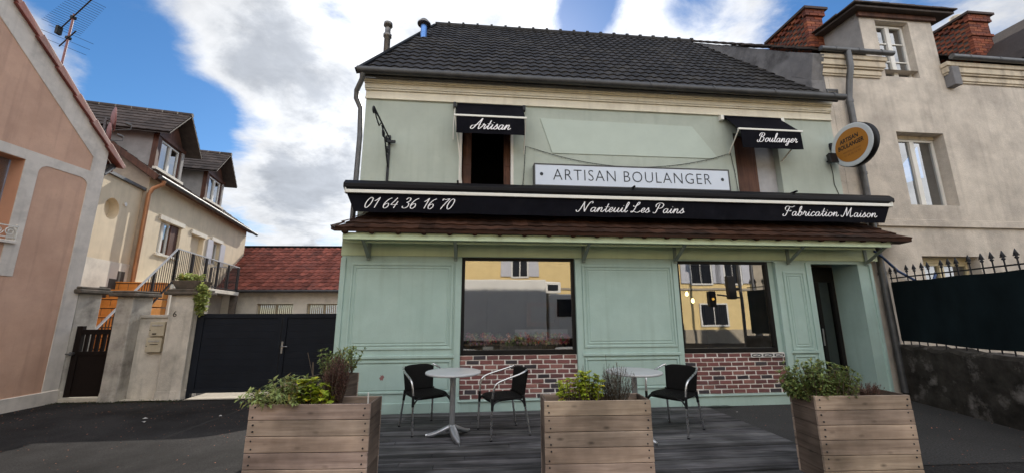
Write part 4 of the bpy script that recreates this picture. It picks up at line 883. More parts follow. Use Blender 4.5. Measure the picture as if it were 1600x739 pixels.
m = MB(); m.box(-2.02, -.80, -.06, -.045, 2.955, 2.975); m.box(-2.02, -.80, -.06, -.045, 2.76, 2.775)
def curl(cx, cz, r, s=1): return [(cx+r*(1-i/20*.75)*math.cos(s*i*.5), -.052, cz+r*(1-i/20*.75)*math.sin(s*i*.5)) for i in range(21)]
for k in range(4):
    m.tube(curl(-.90-k*.32, 2.865, .085), .008, 5); m.tube(curl(-1.06-k*.32, 2.865, .07, -1), .008, 5)
m.box(-.81,-.795,-.06,.0,2.70,3.0); m.build('balustrade', M['white_frame'], pk)
m = MB(); m.box(-2.1, -.78, -.07, .25, 2.665, 2.718); m.build('window_sill', M['trim'], pk, bevel=.005)
# aerial and dishes
an = thing('television_aerial', 'old television aerial with two booms on the pink house roof', 'aerial', WORLD, (-9.7, 7.4, 5.3))
m = MB(); m.tube([(-9.7,7.4,5.2),(-9.7,7.4,7.95)], .02, 8); m.build('mast', M['dish'], an)
def boom(p, q, n, l0, l1):
    m = MB(); p, q = Vector(p), Vector(q); m.tube([p, q], .013, 6); d = (q-p).normalized(); s_ = Vector((-d.y, d.x, 0))
    for i in range(n):
        c = p+(q-p)*(i+.3)/n; l = l0+(l1-l0)*i/n; m.tube([c-s_*l, c+s_*l], .0045, 4)
    m.build('boom', M['wire'], an)
boom((-10.33,7.71,7.86), (-8.72,6.88,7.86), 17, .30, .22); boom((-10.2,7.66,7.35), (-9.3,7.19,7.35), 3, .40, .30)
m = MB(); m.box(-10.40,-10.34,7.66,7.76,7.70,7.9); m.box(-9.73,-9.67,7.36,7.44,7.83,7.89); m.box(-9.73,-9.67,7.36,7.44,7.32,7.38); m.build('clamp', M['wire'], an)
def dish(name, label, c, nrm, r):
    t = thing(name, label, 'satellite dish', WORLD, c, 'satellite dishes')
    c = Vector(c); nv = Vector(nrm).normalized(); x = nv.cross(Vector((0,0,1))).normalized(); y = x.cross(nv).normalized()
    m = MB(); n = 26; ks = 6
    vs = []
    for s_, dp in ((1, 0), (1, -.012)):
        for k in range(ks+1):
            rr = r*k/ks
            for j in range(n): vs.append(c + x*(rr*.9*math.cos(6.283*j/n)) + y*(rr*math.sin(6.283*j/n)) + nv*(.20*r*(k/ks)**2+dp))
    fs = [(k*n+j, k*n+(j+1) % n, (k+1)*n+(j+1) % n, (k+1)*n+j) for k in range(ks) for j in range(n)]; o = (ks+1)*n
    fs += [tuple(o+i for i in f[::-1]) for f in fs] + [(ks*n+j, ks*n+(j+1) % n, o+ks*n+(j+1) % n, o+ks*n+j) for j in range(n)]
    m.add(vs, fs, True); m.build('reflector', M['dish'], t)
    m = MB(); e = c+nv*(r*1.15)-y*(r*.25); m.tube([c-y*r*.95, e-y*.1, e], .012, 6); m.tube([e, e-nv*.1+y*.03], .035, 10); m.build('feed_arm', M['zinc'], t)
    return t
dish('satellite_dish', 'upper and larger of two pinkish satellite dishes at the pink house eaves', (-9.62,8.5,6.03), (.60,.79,.10), .30)
dish('satellite_dish', 'lower and smaller of two pinkish satellite dishes at the pink house eaves', (-9.56,8.42,5.65), (.58,.80,.12), .23)
m = MB(); m.tube([(-9.74,8.5,4.4),(-9.74,8.5,6.05)], .025, 8); m.tube([(-9.74,8.5,5.62),(-9.62,8.45,5.62)], .018, 6); m.tube([(-9.74,8.5,5.98),(-9.66,8.5,6.0)], .018, 6); m.bar((-9.74,8.5,4.7),(-9.74,7.96,4.7),.04,.04)
for k in range(3): m.box(-9.70,-9.58,8.36,8.46,5.1+k*.13,5.18+k*.13)
tag(m.build('dish_mast', M['zinc'], None, WORLD, (-9.74,8.5,4.4)), 'grey mast holding the two satellite dishes behind the red verge tiles', 'mast')

# ------------------------------------------------------------------ ochre house with dormers, outside stairs and balcony
KY = 1.12
yh = thing('ochre_house', 'ochre house with two tiled dormers, a round window and an outside staircase', 'house', YF, (0, 0, 0))
yh.location = (YF.o.x*KY, YF.o.y*KY, 1.45*(1-KY)); yh.scale = (KY, KY, KY)
m = MB(); YW = [(.86,2.02,3.14,4.10), (2.72,3.62,2.22,4.06), (4.30,5.0,3.25,4.10)]
wall_open(m, 0, 7.6, -.2, 5.12, 0, .25, YW)
m.box(7.4, 7.599, .251, 6.8, -.2, 5.05)
yw = m.build('wall', M['yellow'], yh)
m = MB(); m.prism([(.01,-.2),(.01,5.10),(3.4,7.62),(6.8,5.05),(6.8,-.2)], 'x', -.004, .2); m.build('gable_wall', M['ochre_grey'], yh)
m = MB(); wall_open(m, -3.4, -.006, -.2, 4.70, .10, .25, [(-1.38,-.68,3.58,4.28)])
n = 32; cx_, cz_ = -1.03, 3.93; O = []; I = []; J = []
for k in range(n):
    a = 6.2832*k/n; c_, s_ = math.cos(a), math.sin(a); f = .35/max(abs(c_), abs(s_)); O.append((cx_+c_*f,.10,cz_+s_*f)); I.append((cx_+.26*c_,.10,cz_+.26*s_)); J.append((cx_+.26*c_,.29,cz_+.26*s_))
m.add(O+I+J, [(k,(k+1)%n,n+(k+1)%n,n+k) for k in range(n)] + [(n+k,n+(k+1)%n,2*n+(k+1)%n,2*n+k) for k in range(n)] + [tuple(range(2*n,3*n))])
m.box(-.206,-.008,.351,3,-.2,4.65)
m.build('wing_wall', M['yellow'], yh)
m = MB(); m.lathe([(.07,.0),(.07,.02)], (-1.2,.26,3.88), 12, 'y'); m.build('round_window', M['white_frame'], yh)
m = MB(); m.box(-3.4, -.007, .088, .099, -.2, 2.70); m.build('white_band', M['white_render'], yh)
m = MB(); m.box(-3.5, -.006, .03, 2.5, 4.70, 4.77); m.build('wing_roof', M['zinc'], yh)
m = MB(); m.lathe([(.05,0),(.045,.03),(0,.032)], (-.62,.068,4.15), 12, 'y'); m.build('wall_lamp', M['white_frame'], yh)
m = MB(); tile_roof(m, (-.22,-.26,5.09), (7.9,-.26,5.09), (7.9,3.4,7.74), (-.22,3.4,7.74), .24, .018, 14, .022, 4, rng, .3)
m.add([(-.22,3.4,7.72),(7.9,3.4,7.72),(7.9,7,5),(-.22,7,5)], [(0,1,2,3)]); yr = m.build('roof', M['slate'], yh)
m = MB(); m.add([(-.2,-.23,5.04),(7.85,-.23,5.04),(7.85,.0,5.10),(-.2,.0,5.10)], [(3,2,1,0)]); m.bar((-.21,-.26,5.04),(-.21,3.4,7.70),.03,.16,(0,0,1)); m.build('eaves_board', M['shutter'], yr)
m = MB(); m.tube([(-.2,-.31,5.07),(7.95,-.31,5.04)], .06, 10); m.build('gutter', M['zinc_dark'], yr)
m = MB(); m.tube([(.02,-.31,5.02),(.02,-.30,4.92),(-.03,-.12,4.78),(-.04,-.06,4.6),(-.04,-.06,2.2)], .05, 10); m.build('downpipe', M['copper'], yh)
def dormer(c):
    t = yh; w = .70
    m = MB(); y0 = .12
    wall_open(m, c-w, c+w, 5.2, 6.45, y0, .12, [(c-.50,c+.50,5.50,6.40)])
    m.prism([(c-w,6.45),(c+w,6.45),(c,7.25)], 'y', y0, y0+.12)
    m.box(c-w-.02, c-w+.10, y0-.02, y0+.1, 5.2, 6.5); m.box(c-.75, c+.75, y0-.04, y0+.02, 6.42, 6.54)
    d = m.build('dormer', M['shutter'], yh)
    m = MB(); m.box(c-w+.01, c-w+.06, y0+.121, 2.6, 5.2, 6.55); m.box(c+w-.06, c+w-.01, y0+.121, 2.6, 5.2, 6.55); m.box(c+w-.12, c+w+.012, y0-.03, y0+.1, 5.3, 6.42); m.build('cheek', M['grey_cement_hi'], d)  # the cheeks' darker grey paints in their unlit side
    for s_ in (-1, 1):
        m = MB(); A = (c,-.26,7.46); B_ = (c+s_*.98,-.26,6.46); C_ = (c+s_*.98,2.9,6.46); D_ = (c,2.9,7.46)
        if s_ > 0: tile_roof(m, B_, C_, D_, A, .24, .012, 7, .02, 4, rng, .3)
        else: tile_roof(m, C_, B_, A, D_, .24, .012, 7, .02, 4, rng, .3)
        lo = [(p[0],p[1],p[2]-.05) for p in (A,B_,C_,D_)]; m.add(lo, [(0,1,2,3)]); m.add([A,B_,lo[1],lo[0]], [(0,1,2,3)])
        m.build('dormer_roof', M['slate'], d)
    m = MB()
    for k in range(8): m.tube([(c,-.27+k*.38,7.47),(c,-.27+k*.38+.35,7.47)], .07, 8, True, rng.uniform(.7,1.2))
    m.build('ridge_tiles', M['slate'], d)
    casement(yh, c-.49, c+.49, 5.51, 6.39, y0+.02, M['white_frame'], 0, True)
    m = MB(); m.box(c-.75, c+.75, y0-.10, y0-.001, 5.42, 5.495); m.build('window_sill', M['white_render'], d)
dormer(.97); dormer(4.12)
m = MB()
for a, b, z in ((.72,2.12,4.10), (2.62,3.72,4.06), (4.15,5.15,4.10)): m.box(a, b, -.05, -.001, z+.001, z+.13)
m.build('lintel', M['white_render'], yh)
casement(yh, .87, 1.55, 3.15, 4.09, .10, M['white_frame']); m = MB(); m.box(1.56, 2.0, .06, .10, 3.15, 4.09); m.build('shutter', M['shutter'], yh)
m = MB(); m.box(.80,2.06,-.06,.08,3.08,3.139); m.build('window_sill', M['white_render'], yh)
m = MB(); m.box(2.73, 3.61, .14, .18, 2.22, 4.05); m.build('door', M['yellow'], yh)
casement(yh, 4.31, 4.99, 3.26, 4.09, .10, M['white_frame'])
for a, b in ((3.88, 4.29), (5.01, 5.42)):
    m = MB(); m.box(a, b, -.045, -.01, 3.22, 4.10); m.build('shutter', M['shut_grey'], yh)
# stairs and balcony
m = MB(); n = 11
for i in range(n):
    x0 = -3.05+i*.265; z = -.05+(i+1)*.207; m.box(x0, -.12 if i < n-1 else 0, -.92, .085, z-.207, z-.028); m.box(x0-.025, x0+.29, -.93, .086, z-.027, z)
m.build('stairs', M['orange'], yh, bevel=.006)
m = MB()
for i in range(n):
    x0 = -3.05+i*.265; z = -.05+(i+1)*.207; m.box(x0-.004, x0-.0005, -.915, .08, z-.045, z-.0285)  # strip under each nosing paints its shade; the uprights below are tile joints
    for k in range(5): m.box(x0-.003, x0-.0005, -.75+k*.19, -.742+k*.19, z-.2, z-.046)
m.build('joints_and_nosing_shade', M['dark_in'], yh)
m = MB()
for i in range(n): m.box(-3.05+i*.265, -3.05+(i+1)*.265, .080, .0872, -.05+(i+1)*.207, -.05+(i+2)*.207+.06)
m.build('skirting', M['dark_in'], yh)
m = MB(); m.box(-.118, 4.5, -1.0, -.002, 2.10, 2.225); m.box(-.2,-.12,-.98,-.93,0,2.2); m.build('balcony_slab', M['white_render'], yh, bevel=.01)
m = MB(); m.box(.3, 4.2, -.6, -.5, -.2, 2.09); m.build('under_wall', M['ochre_grey'], yh); m = MB(); m.box(4.3,4.48,-.99,-.8,-.2,2.09); m.build('balcony_post', M['cap'], yh)
m = MB(); A, B_, C_, D_ = (-2.75,-.94,1.05), (-.10,-.94,3.15), (4.42,-.94,3.14), (4.42,-.05,3.14)
for p, q in ((A,B_),(B_,C_),(C_,D_)): m.bar(p, q, .035, .03)
m.build('hand_rail', M['utility'], yh)
m = MB()
for p, q, n_, h in ((A,B_,27,.86),(B_,C_,46,.86),(C_,D_,9,.86)):
    p, q = Vector(p), Vector(q)
    for i in range(n_+1):
        c = p+(q-p)*i/n_; w = .045 if i % 9 == 0 else .012; m.box(c.x-w/2, c.x+w/2, c.y-w/2, c.y+w/2, c.z-h-(.12 if w > .02 else 0), c.z-.02)
    m.bar(p-Vector((0,0,h)), q-Vector((0,0,h)), .03, .03)
m.build('balustrade', M['iron'], yh)
# red roofed house behind
rh = thing('red_roof_house', 'low cream house with a red tiled roof behind the dark gate', 'house', RH, (5, .2, -.25))
m = MB(); wall_open(m, -3, 12, -.3, 2.46, 0, .3, [(1.15,2.7,.9,1.85), (3.3,4.7,.9,1.85), (6.2,7.6,.9,1.85)]); m.box(11.7,12,.3,6,-.3,2.4); m.build('wall', M['white_render'], rh)
m = MB(); tile_roof(m, (-3.2,-.35,2.42), (12.2,-.35,2.42), (12.2,3.2,4.86), (-3.2,3.2,4.86), .30, .035, 14, .03, 6, rng, .35); m.add([(-3.2,3.2,4.82),(12.2,3.2,4.82),(12.2,6.5,2.4),(-3.2,6.5,2.4)], [(0,1,2,3)]); rr = m.build('roof', M['tile_red'], rh)
m = MB(); m.tube([(-3.2,3.2,4.88),(12.2,3.2,4.88)], .09, 8); m.build('ridge_tiles', M['tile_red'], rr)
m = MB(); m.tube([(-3.2,-.42,2.38),(12.2,-.42,2.38)], .06, 10); m.build('gutter', M['zinc_dark'], rr)
for a, b in ((1.15,2.7),(3.3,4.7)):
    f = casement(rh, a+.005, b-.005, .905, 1.845, .12, M['cream_frame'], 0, False)
    m = MB(); k = 0; x = a+.08
    while x < b-.06: m.box(x, x+.045, .075, .09, .95, 1.83); x += .085
    m.build('shutter', M['cover'], f)

# ------------------------------------------------------------------ gates, posts and their fittings
def post(name, label, x0, x1, y0, y1, z1, cap, capo=.09, mt='post'):
    t = thing(name, label, 'gate post', GT, ((x0+x1)/2, (y0+y1)/2, -.25), 'gate posts')
    m = MB(); m.box(x0, x1, y0, y1, -.30, z1); m.hexa([(x0-.02,y0-.02,-.3),(x1+.02,y0-.02,-.3),(x1+.02,y1,-.3),(x0-.02,y1,-.3),(x0-.001,y0-.001,-.06),(x1+.001,y0-.001,-.06),(x1+.001,y1-.01,-.06),(x0-.001,y1-.01,-.06)]); m.build('shaft', M[mt], t, bevel=.015)
    m = MB(); m.box(x0-capo, x1+capo, y0-capo, y1+capo, z1+.001, z1+cap*.6); m.box(x0-capo*.7, x1+capo*.7, y0-capo*.7, y1+capo*.7, z1+cap*.6+.001, z1+cap); m.build('cap', M['cap'], t, bevel=.02)
    return t
post('gate_post', 'leftmost dirty grey gate post, against the pink house, carrying the white meter box', -2.98, -2.34, 0, .5, 1.86, .14, .12)
post('gate_post', 'stained grey gate post between the slatted brown gate and the mailbox wall', -1.53, -1.22, -.10, .40, 1.79, .12, .10)
post('gate_post', 'grey gate post with number 6 and a planted trough on top', -.56, -.09, -.04, .42, 1.83, .12, .09, 'post_pale')
m = MB(); m.box(-1.219, -.561, .14, .34, -.3, 1.36); m.box(-1.20,-.58,.11,.37,1.361,1.42); tag(m.build('mailbox_wall', M['post_pale'], None, GT, (-.87,.1,-.25), bevel=.008), 'short pale wall holding two mailboxes between two gate posts', 'wall')
m = MB(); font_mesh(m, '6', .07, .12, lambda p: (-.46+p[0], -.047, 1.38+p[1])); tag(m.build('house_number', M['black'], None, GT, (-.43,-.045,1.38)), 'black house number 6 on the gate post with the planted trough', 'number')
for z, lab in ((.99, 'upper of two beige mailboxes on the short wall by the gate'), (.67, 'lower of two beige mailboxes on the short wall by the gate')):
    t = thing('mailbox', lab, 'mailbox', GT, (-.80,.13,z), 'mailboxes'); dx = .085 if z > .8 else .065
    m = MB(); m.box(-1.03+dx, -.74+dx, .06, .139, z, z+.29); m.build('body', M['mailbox'], t, bevel=.008)
    m = MB(); m.box(-.99+dx, -.78+dx, .052, .059, z+.20, z+.235); m.build('flap', M['post'], t, bevel=.003)
    m = MB(); m.box(-.96+dx, -.88+dx, .054, .0585, z+.03, z+.06) if z > .8 else m.box(-.95+dx, -.80+dx, .052, .0585, z+.15, z+.165); m.build('name_plate', M['cap'], t)
    m = MB(); m.lathe([(.01,-.004),(.01,.0)], (-1.01+dx,.058,z+.12), 8, 'y'); m.build('lock', M['iron'], t)
mb_ = thing('meter_box', 'pale grey meter box low on the gate post beside the pink house', 'meter box', GT, (-2.72,0,.2))
m = MB(); m.box(-2.87, -2.56, -.10, -.001, -.02, .43); m.build('body', M['utility'], mb_, bevel=.012); m = MB(); m.box(-2.85,-2.58,-.107,-.1005,.06,.41); m.build('door', M['utility'], mb_, bevel=.004); m = MB(); m.box(-2.62,-2.60,-.112,-.1075,.10,.16); m.box(-2.62,-2.60,-.112,-.1075,.34,.38); m.build('catch', M['iron'], mb_)
ic = thing('intercom', 'small weathered grey intercom plate on the leftmost gate post', 'intercom', GT, (-2.7,0,1.0))
m = MB(); m.box(-2.80, -2.60, -.03, -.001, .94, 1.17); m.build('plate', M['trim'], ic, bevel=.006); m = MB(); m.box(-2.74,-2.64,-.034,-.0305,1.07,1.11); m.build('grille', M['grey_cement'], ic); m = MB(); m.lathe([(.02,-.045),(.02,-.03)], (-2.76,0,.90), 10, 'y'); m.build('button', M['trim'], ic)
pg = thing('garden_gate', 'dark brown garden gate with open slats at the top beside the leftmost post', 'gate', GT, (-1.9,.1,-.2))
m = MB(); m.box(-2.31, -2.20, .06, .14, -.17, 1.20); m.box(-1.64, -1.55, .06, .14, -.17, 1.13); m.box(-2.199,-1.641,.07,.13,1.03,1.13); m.box(-2.199,-1.641,.07,.13,.62,.70); m.build('frame', M['gate_brown'], pg, bevel=.004)
m = MB(); m.box(-2.199,-1.641,.085,.115,-.17,.619); m.build('lower_panel', M['gate_brown'], pg)
for k in range(5):
    m = MB(); a = -2.14+k*.105; m.box(a, a+.05, .08, .12, .70, 1.03); m.build('slat', M['gate_brown'], pg)
m = MB(); m.tube([(-2.27,.05,.66),(-2.27,-.02,.66),(-2.38,-.03,.66)], .014, 6); m.lathe([(.04,-.01),(.03,.05)], (-2.27,0,.66), 10, 'y'); m.build('handle', M['zinc'], pg)
m = MB(); m.box(-2.3,-1.55,-.03,.30,-.262,-.185); tag(m.build('gate_step', M['concrete'], None, GT, (-1.9,.1,-.25), bevel=.008), 'pale concrete step under the dark brown garden gate', 'step')
vg = thing('driveway_gate', 'large anthracite double driveway gate left of the bakery', 'gate', GT, (1.9,.1,-.2))
for a, b, nm in ((0.0, 1.66, 0), (1.675, 3.95, 1)):
    m = MB(); m.box(a, a+.09, .05, .13, -.14, 1.44); m.box(b-.09, b, .05, .13, -.14, 1.44); m.box(a+.0901, b-.0901, .055, .125, 1.35, 1.44); m.box(a+.0901,b-.0901,.055,.125,-.14,-.05)
    for k in range(10): m.box(a+.09, b-.09, .072, .11, -.05+k*.14+.0004, -.05+(k+1)*.14-.0004)
    m.build('gate_leaf', M['gate'], vg, bevel=.003)
m = MB(); m.box(1.70, 1.735, .035, .0495, .62, .86); m.tube([(1.717,.04,.76),(1.717,.0,.76),(1.84,-.005,.76)], .011, 8); m.build('handle', M['alu_matt'], vg)
m = MB(); m.box(-.08, -.01, .1, .18, -.3, 1.55); m.build('hinge_post', M['gate'], vg)
tr = thing('planter_trough', 'dark trough with bright trailing plant on the number 6 post', 'planter', GT, (-.33,.15,1.95))
m = MB(); rect_frame(m, -.60, -.06, .0, .0, 0, 0, 0) if False else None
m.hexa([(-.52,.0,1.952),(-.10,.0,1.952),(-.10,.32,1.952),(-.52,.32,1.952),(-.60,-.06,2.13),(-.03,-.06,2.13),(-.03,.38,2.13),(-.60,.38,2.13)]); m.build('trough', M['cap'], tr, bevel=.01)
# ------------------------------------------------------------------ terrace deck, planters
dk = thing('terrace_deck', 'weathered grey plank deck in front of the bakery', 'deck', BK, (.3,-1.4,-.02))
m = MB(); y = -.055; 
while y > -2.95:
    x = -2.5; k = rng.uniform(-2.4, 1.5)
    for a, b in ((-2.5, k), (k+.004, 3.06)):
        if b-a < .2: continue
        f = rng.uniform(.62, 1.35); dz = rng.uniform(-.0015, .0015)
        m.hexa([(a,y-.097,-.021),(b,y-.097,-.021),(b,y,-.021),(a,y,-.021),(a,y-.097,dz),(b,y-.097,dz),(b,y,dz),(a,y,dz)], (f,f*rng.uniform(.98,1.01),f*rng.uniform(.97,1.04)))
    y -= .106
m.build('planks', M['deck'], dk, bevel=.003)
m = MB(); m.box(-2.49, 3.05, -2.94, -.06, -.26, -.0225); m.build('under_frame', M['soil'], dk)
m = MB(); n = 22
m.add([(3.28+.24*math.cos(6.283*i/n)*(1+.25*math.sin(3.1*i)), -.09+.06*math.sin(6.283*i/n)*(1+.3*math.sin(2.3*i)), -.004) for i in range(n)], [tuple(range(n))])
tag(m.build('damp_patch', M['stain'], None, BK, (3.28,-.1,-.004)), kind='structure')
for x, y, s_, fr in ((6.75,5.5,.05,0),(3.35,6.13,.03,0),(-6.02,6.75,.05,-.25),(-5.86,6.55,.06,-.25),(-7.6,6.05,.045,-.25),(-4.9,6.9,.03,-.25)):
    m = MB(); a = rng.uniform(0,3); c_, q_ = math.cos(a)*s_, math.sin(a)*s_*.5; z = gz(x)+.012
    m.add([(x-c_,y-q_,z),(x+q_,y-c_*.5,z+.008),(x+c_,y+q_,z),(x-q_,y+c_*.5,z+.014)], [(0,1,2,3)])
    lab = {6.75:'white scrap of paper at the foot of the low mossy wall', 3.35:'tiny white scrap of paper on the damp patch by the shopfront', -6.02:'farther of two white scraps on the dark asphalt below the mailboxes', -5.86:'nearer of two white scraps on the dark asphalt below the mailboxes', -7.6:'pale scrap on the asphalt near the pink house', -4.9:'small pale scrap on the asphalt before the driveway gate'}[x]
    tag(m.build('paper_scrap', M['paper'], None, WORLD, (x,y,z)), lab, 'litter', 'scraps on the ground')
KP = .93
def near(o):
    o.location = (o.location.x*KP, o.location.y*KP, 1.45+(o.location.z-1.45)*KP); o.scale = (KP,)*3; return o
def planter(label, o, ang, w, d, h=.66, rows=5, seed=1):
    fr = Frame(o, R(ang)); t = thing('wooden_planter', label, 'planter', fr, (w/2, d/2, 0), 'wooden planters'); r = random.Random(seed)
    near(t); bh = h/rows; m = MB(); nl = MB(); z_low = 1.45-1.45/KP
    for i in range(-1, rows):
        z0, z1 = max(z_low, i*bh)+.0025, (i+1)*bh-.0025; f = r.uniform(.85, 1.15); c = (f, f*r.uniform(.96,1.01), f*r.uniform(.93,1.02))
        j = r.uniform(-.004, .004); m.hexa([(0,j,z0),(w,-j,z0),(w,.024,z0),(0,.024,z0),(0,j,z1),(w,-j,z1),(w,.024,z1),(0,.024,z1)], c)
        m.box(.0, w, d-.024, d, z0, z1, f*.9)
        for xx in (.045, w-.045):
            for zz in (z0+.03, z1-.03): nl.lathe([(.0,-.0045),(.0075,-.0045),(.0075,.003)], (xx+r.uniform(-.012,.012), 0, zz+r.uniform(-.008,.008)), 7, 'y')
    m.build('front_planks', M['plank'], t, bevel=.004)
    for xa in (.001, w-.025):
        m = MB()
        for i in range(-1, rows): f = r.uniform(.8, 1.15); m.box(xa, xa+.024, .0255, d-.0255, max(z_low, i*bh)+.0015, (i+1)*bh-.0015, f)
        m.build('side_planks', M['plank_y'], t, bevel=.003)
    nl.build('nails', M['iron'], t)
    m = MB(); m.box(.026, w-.026, .026, d-.026, .02, h-.06); m.build('soil', M['soil'], t)
    return fr
pf1 = planter('leftmost wooden plank planter in front, with pale succulent leaves and dry twigs', (-2.32,3.61,0), 1.4, 1.06, .34, seed=3)
pf2 = planter('middle wooden plank planter in front, with a lime clump and grey lavender', (.29,3.72,0), 2.6, .985, .32, seed=5)
pf3 = planter('rightmost wooden plank planter in front, with a rounded green bush', (2.90,3.91,0), 2.4, .955, .34, seed=8)
pf4 = planter('wooden planter at the left end of the deck behind the front one', (-2.66,4.65,0), -8.0, .46, .90, seed=11)

# ------------------------------------------------------------------ plants
def leaf(mb, p, d, l, w, col, nrm=None, droop=.15):
    d = Vector(d).normalized(); up = Vector(nrm or (0,0,1)); s_ = d.cross(up)
    if s_.length < .05: s_ = d.cross(Vector((1,0,0)))
    s_.normalize(); n_ = s_.cross(d).normalized(); p = Vector(p)
    a = p; e = p+d*l-n_*l*droop; q = p+d*l*.5+n_*l*.04
    mb.add([a, q+s_*w/2+n_*w*.15, e, q-s_*w/2+n_*w*.15, q], [(0,4,1),(4,2,1),(0,3,4),(4,3,2)], False, col)
def tint(r, lo=.6, hi=1.35, warm=0.0):
    f = r.uniform(lo, hi); h = r.uniform(-.12, .18)
    return (f*(1+h+warm), f, f*(1-h*.5))
def rosette_plant(name, label, fr, org, stems, matk, r, L=.05, W=.02, nl=14, seg=4, up=.8, group='plants in the planters'):
    """stems: (base, tip) pairs; leaves in whorls along the upper part of each"""
    t = thing(name, label, 'plant', fr, org, group); mf = MB(); ms = MB()
    if fr not in (GT, YF): near(t)
    for b, e in stems:
        b, e = Vector(b), Vector(e); lo = .45 if seg < 6 else .2; mid = (b+e)/2 + Vector((r.uniform(-.02,.02), r.uniform(-.02,.02), .02)); ms.tube([b, mid, e], [.004,.0035,.002], 5)
        for k in range(seg):
            t_ = lo+(1-lo)*k/(seg-1) if seg > 1 else 1; c = b+(e-b)*t_; ax = (e-mid).normalized()
            for j in range(nl//seg + (3 if k == seg-1 else 0)):
                a = r.uniform(0, 6.283); x = ax.cross(Vector((.3,.5,.2))).normalized(); y = ax.cross(x)
                d = (x*math.cos(a)+y*math.sin(a)) + ax*(up*r.uniform(.1,1.1)*(1.3 if k == seg-1 else .7))
                warm = .5 if r.random() < .06 else 0
                leaf(mf, c+Vector((r.uniform(-.006,.006),)*3), d, L*r.uniform(.6,1.15), W*r.uniform(.7,1.2), tint(r, .55, 1.35, warm))
    mf.build('foliage', M[matk], t); ms.build('stems', M['stem'], t); return t
r = random.Random(21)
def mk(x0, x1, y0, y1, zb, h0, h1, n, spread=.08, lean=(0,0)):
    out = []
    for _ in range(n):
        x, y = r.uniform(x0, x1), r.uniform(y0, y1); u = (x-(x0+x1)/2)/((x1-x0)/2)
        h = r.uniform(h0, h1)*(1-.35*u*u); out.append(((x,y,zb),(x+u*spread+r.uniform(-.03,.03)+lean[0], y+r.uniform(-spread,spread)*.6+lean[1], zb+h)))
    return out
zb = .59
s1 = mk(.06,.42,.05,.28,zb,.11,.26,54,.08) + [((.1+.06*i,.05,zb+.05),(.04+.065*i+r.uniform(-.02,.02),-.05-r.uniform(0,.05),zb+.10+r.uniform(-.06,.08))) for i in range(6)] + [((.04,.1,zb),(-.10,.02,zb+.11)),((.04,.14,zb),(-.06,.1,zb+.16))]
rosette_plant('succulent_plant', 'pale green succulent plant spilling over the leftmost front planter', pf1, (.3,.17,zb), s1, 'leaf_pale', r, .062, .022, 24, 4)
rosette_plant('leafy_plant', 'lime green broad leaved plant in the middle of the leftmost front planter', pf1, (.65,.15,zb), mk(.37,.60,.04,.22,zb,.12,.28,24,.07), 'leaf_lime', r, .065, .06, 12, 3, .4)
def twig_plant(name, label, fr, org, cx, cy, rx, ry, h, n, matk, leaflen, zb=zb, upr=.9, tips=26):
    t = near(thing(name, label, 'plant', fr, org, 'plants in the planters')); mf = MB(); ms = MB()
    for _ in range(n):
        a = r.uniform(0, 6.283); q = r.random()**.5; b = Vector((cx+rx*.4*q*math.cos(a), cy+ry*.4*q*math.sin(a), zb)); hh = h*r.uniform(.55, 1.0)*(1-.3*q)
        e = Vector((cx+rx*q*math.cos(a)*(2-upr), cy+ry*q*math.sin(a)*(2-upr), zb+hh)); mid = (b+e)/2+Vector((r.uniform(-.02,.02),r.uniform(-.02,.02),0))
        ms.tube([b, mid, e], [.0028,.0022,.0012], 4, False)
        for k in range(tips):
            c = b+(e-b)*r.uniform(.15, 1); d = (r.uniform(-1,1), r.uniform(-1,1), r.uniform(0,1.6)); leaf(mf, c, d, leaflen*r.uniform(.6,1.4), leaflen*.22, tint(r,.5,1.5))
    mf.build('foliage', M[matk], t); ms.build('stems', M['stem'], t); return t
twig_plant('dry_bush', 'brown dried twiggy bush at the right of the leftmost front planter', pf1, (.78,.17,zb), .68, .17, .12, .11, .54, 150, 'leaf_brown', .030, tips=34)
m = MB(); m.tube([(.98,.18,.57),(.975,.18,.72)], .007, 6); tag(near(m.build('plant_label_stick', M['paper'], None, pf1, (.98,.18,.57))), 'short pale plant stick at the right end of the leftmost front planter', 'stick')
m = MB(); m.tube([(.42,.28,.57),(.38,.30,.98)], .007, 6); m.tube([(.32,.30,1.07),(.40,.26,.88),(.52,.22,.68)], .0025, 5); tag(near(m.build('garden_stake', M['stem'], None, pf1, (.42,.28,.57))), 'thin garden stake and wire standing behind the pale succulent', 'stake')
s4 = []
for _ in range(60):
    x, y = r.uniform(.16,.44), r.uniform(.40,.88); s4.append(((x,y,zb),(x+r.uniform(-.10,.20),y+r.uniform(-.12,.12),zb+r.uniform(.18,.40))))
rosette_plant('loose_bush', 'loose grey stemmed leafy bush in the planter at the left end of the deck', pf4, (.25,.5,zb), s4, 'leaf_green', r, .055, .022, 22, 5, .9)
rosette_plant('leafy_plant', 'lime green clump in the middle front planter beside the lavender', pf2, (.32,.15,zb), mk(.20,.55,.03,.26,zb,.15,.31,52,.05), 'leaf_lime', r, .042, .038, 20, 4, .4)
twig_plant('lavender_plant', 'thin single lavender with grey spikes behind the lime clump', pf2, (.40,.2,zb), .40, .22, .05, .04, .47, 10, 'leaf_grey', .02, zb, 1.0, 26)
twig_plant('lavender_plant', 'large grey lavender at the right end of the middle front planter', pf2, (.78,.17,zb), .74, .17, .17, .12, .40, 95, 'leaf_grey', .024, zb, .95, 26)
twig_plant('lavender_plant', 'tall dark lavender spikes next to the lime clump in the middle planter', pf2, (.66,.17,zb), .64, .2, .06, .05, .50, 18, 'leaf_grey', .018, zb, 1.0, 26)
rosette_plant('round_bush', 'rounded green euonymus bush in the rightmost front planter', pf3, (.3,.17,zb), mk(-.03,.42,.03,.31,zb,.16,.38,130,.12), 'leaf_green', r, .052, .024, 34, 6, .8)
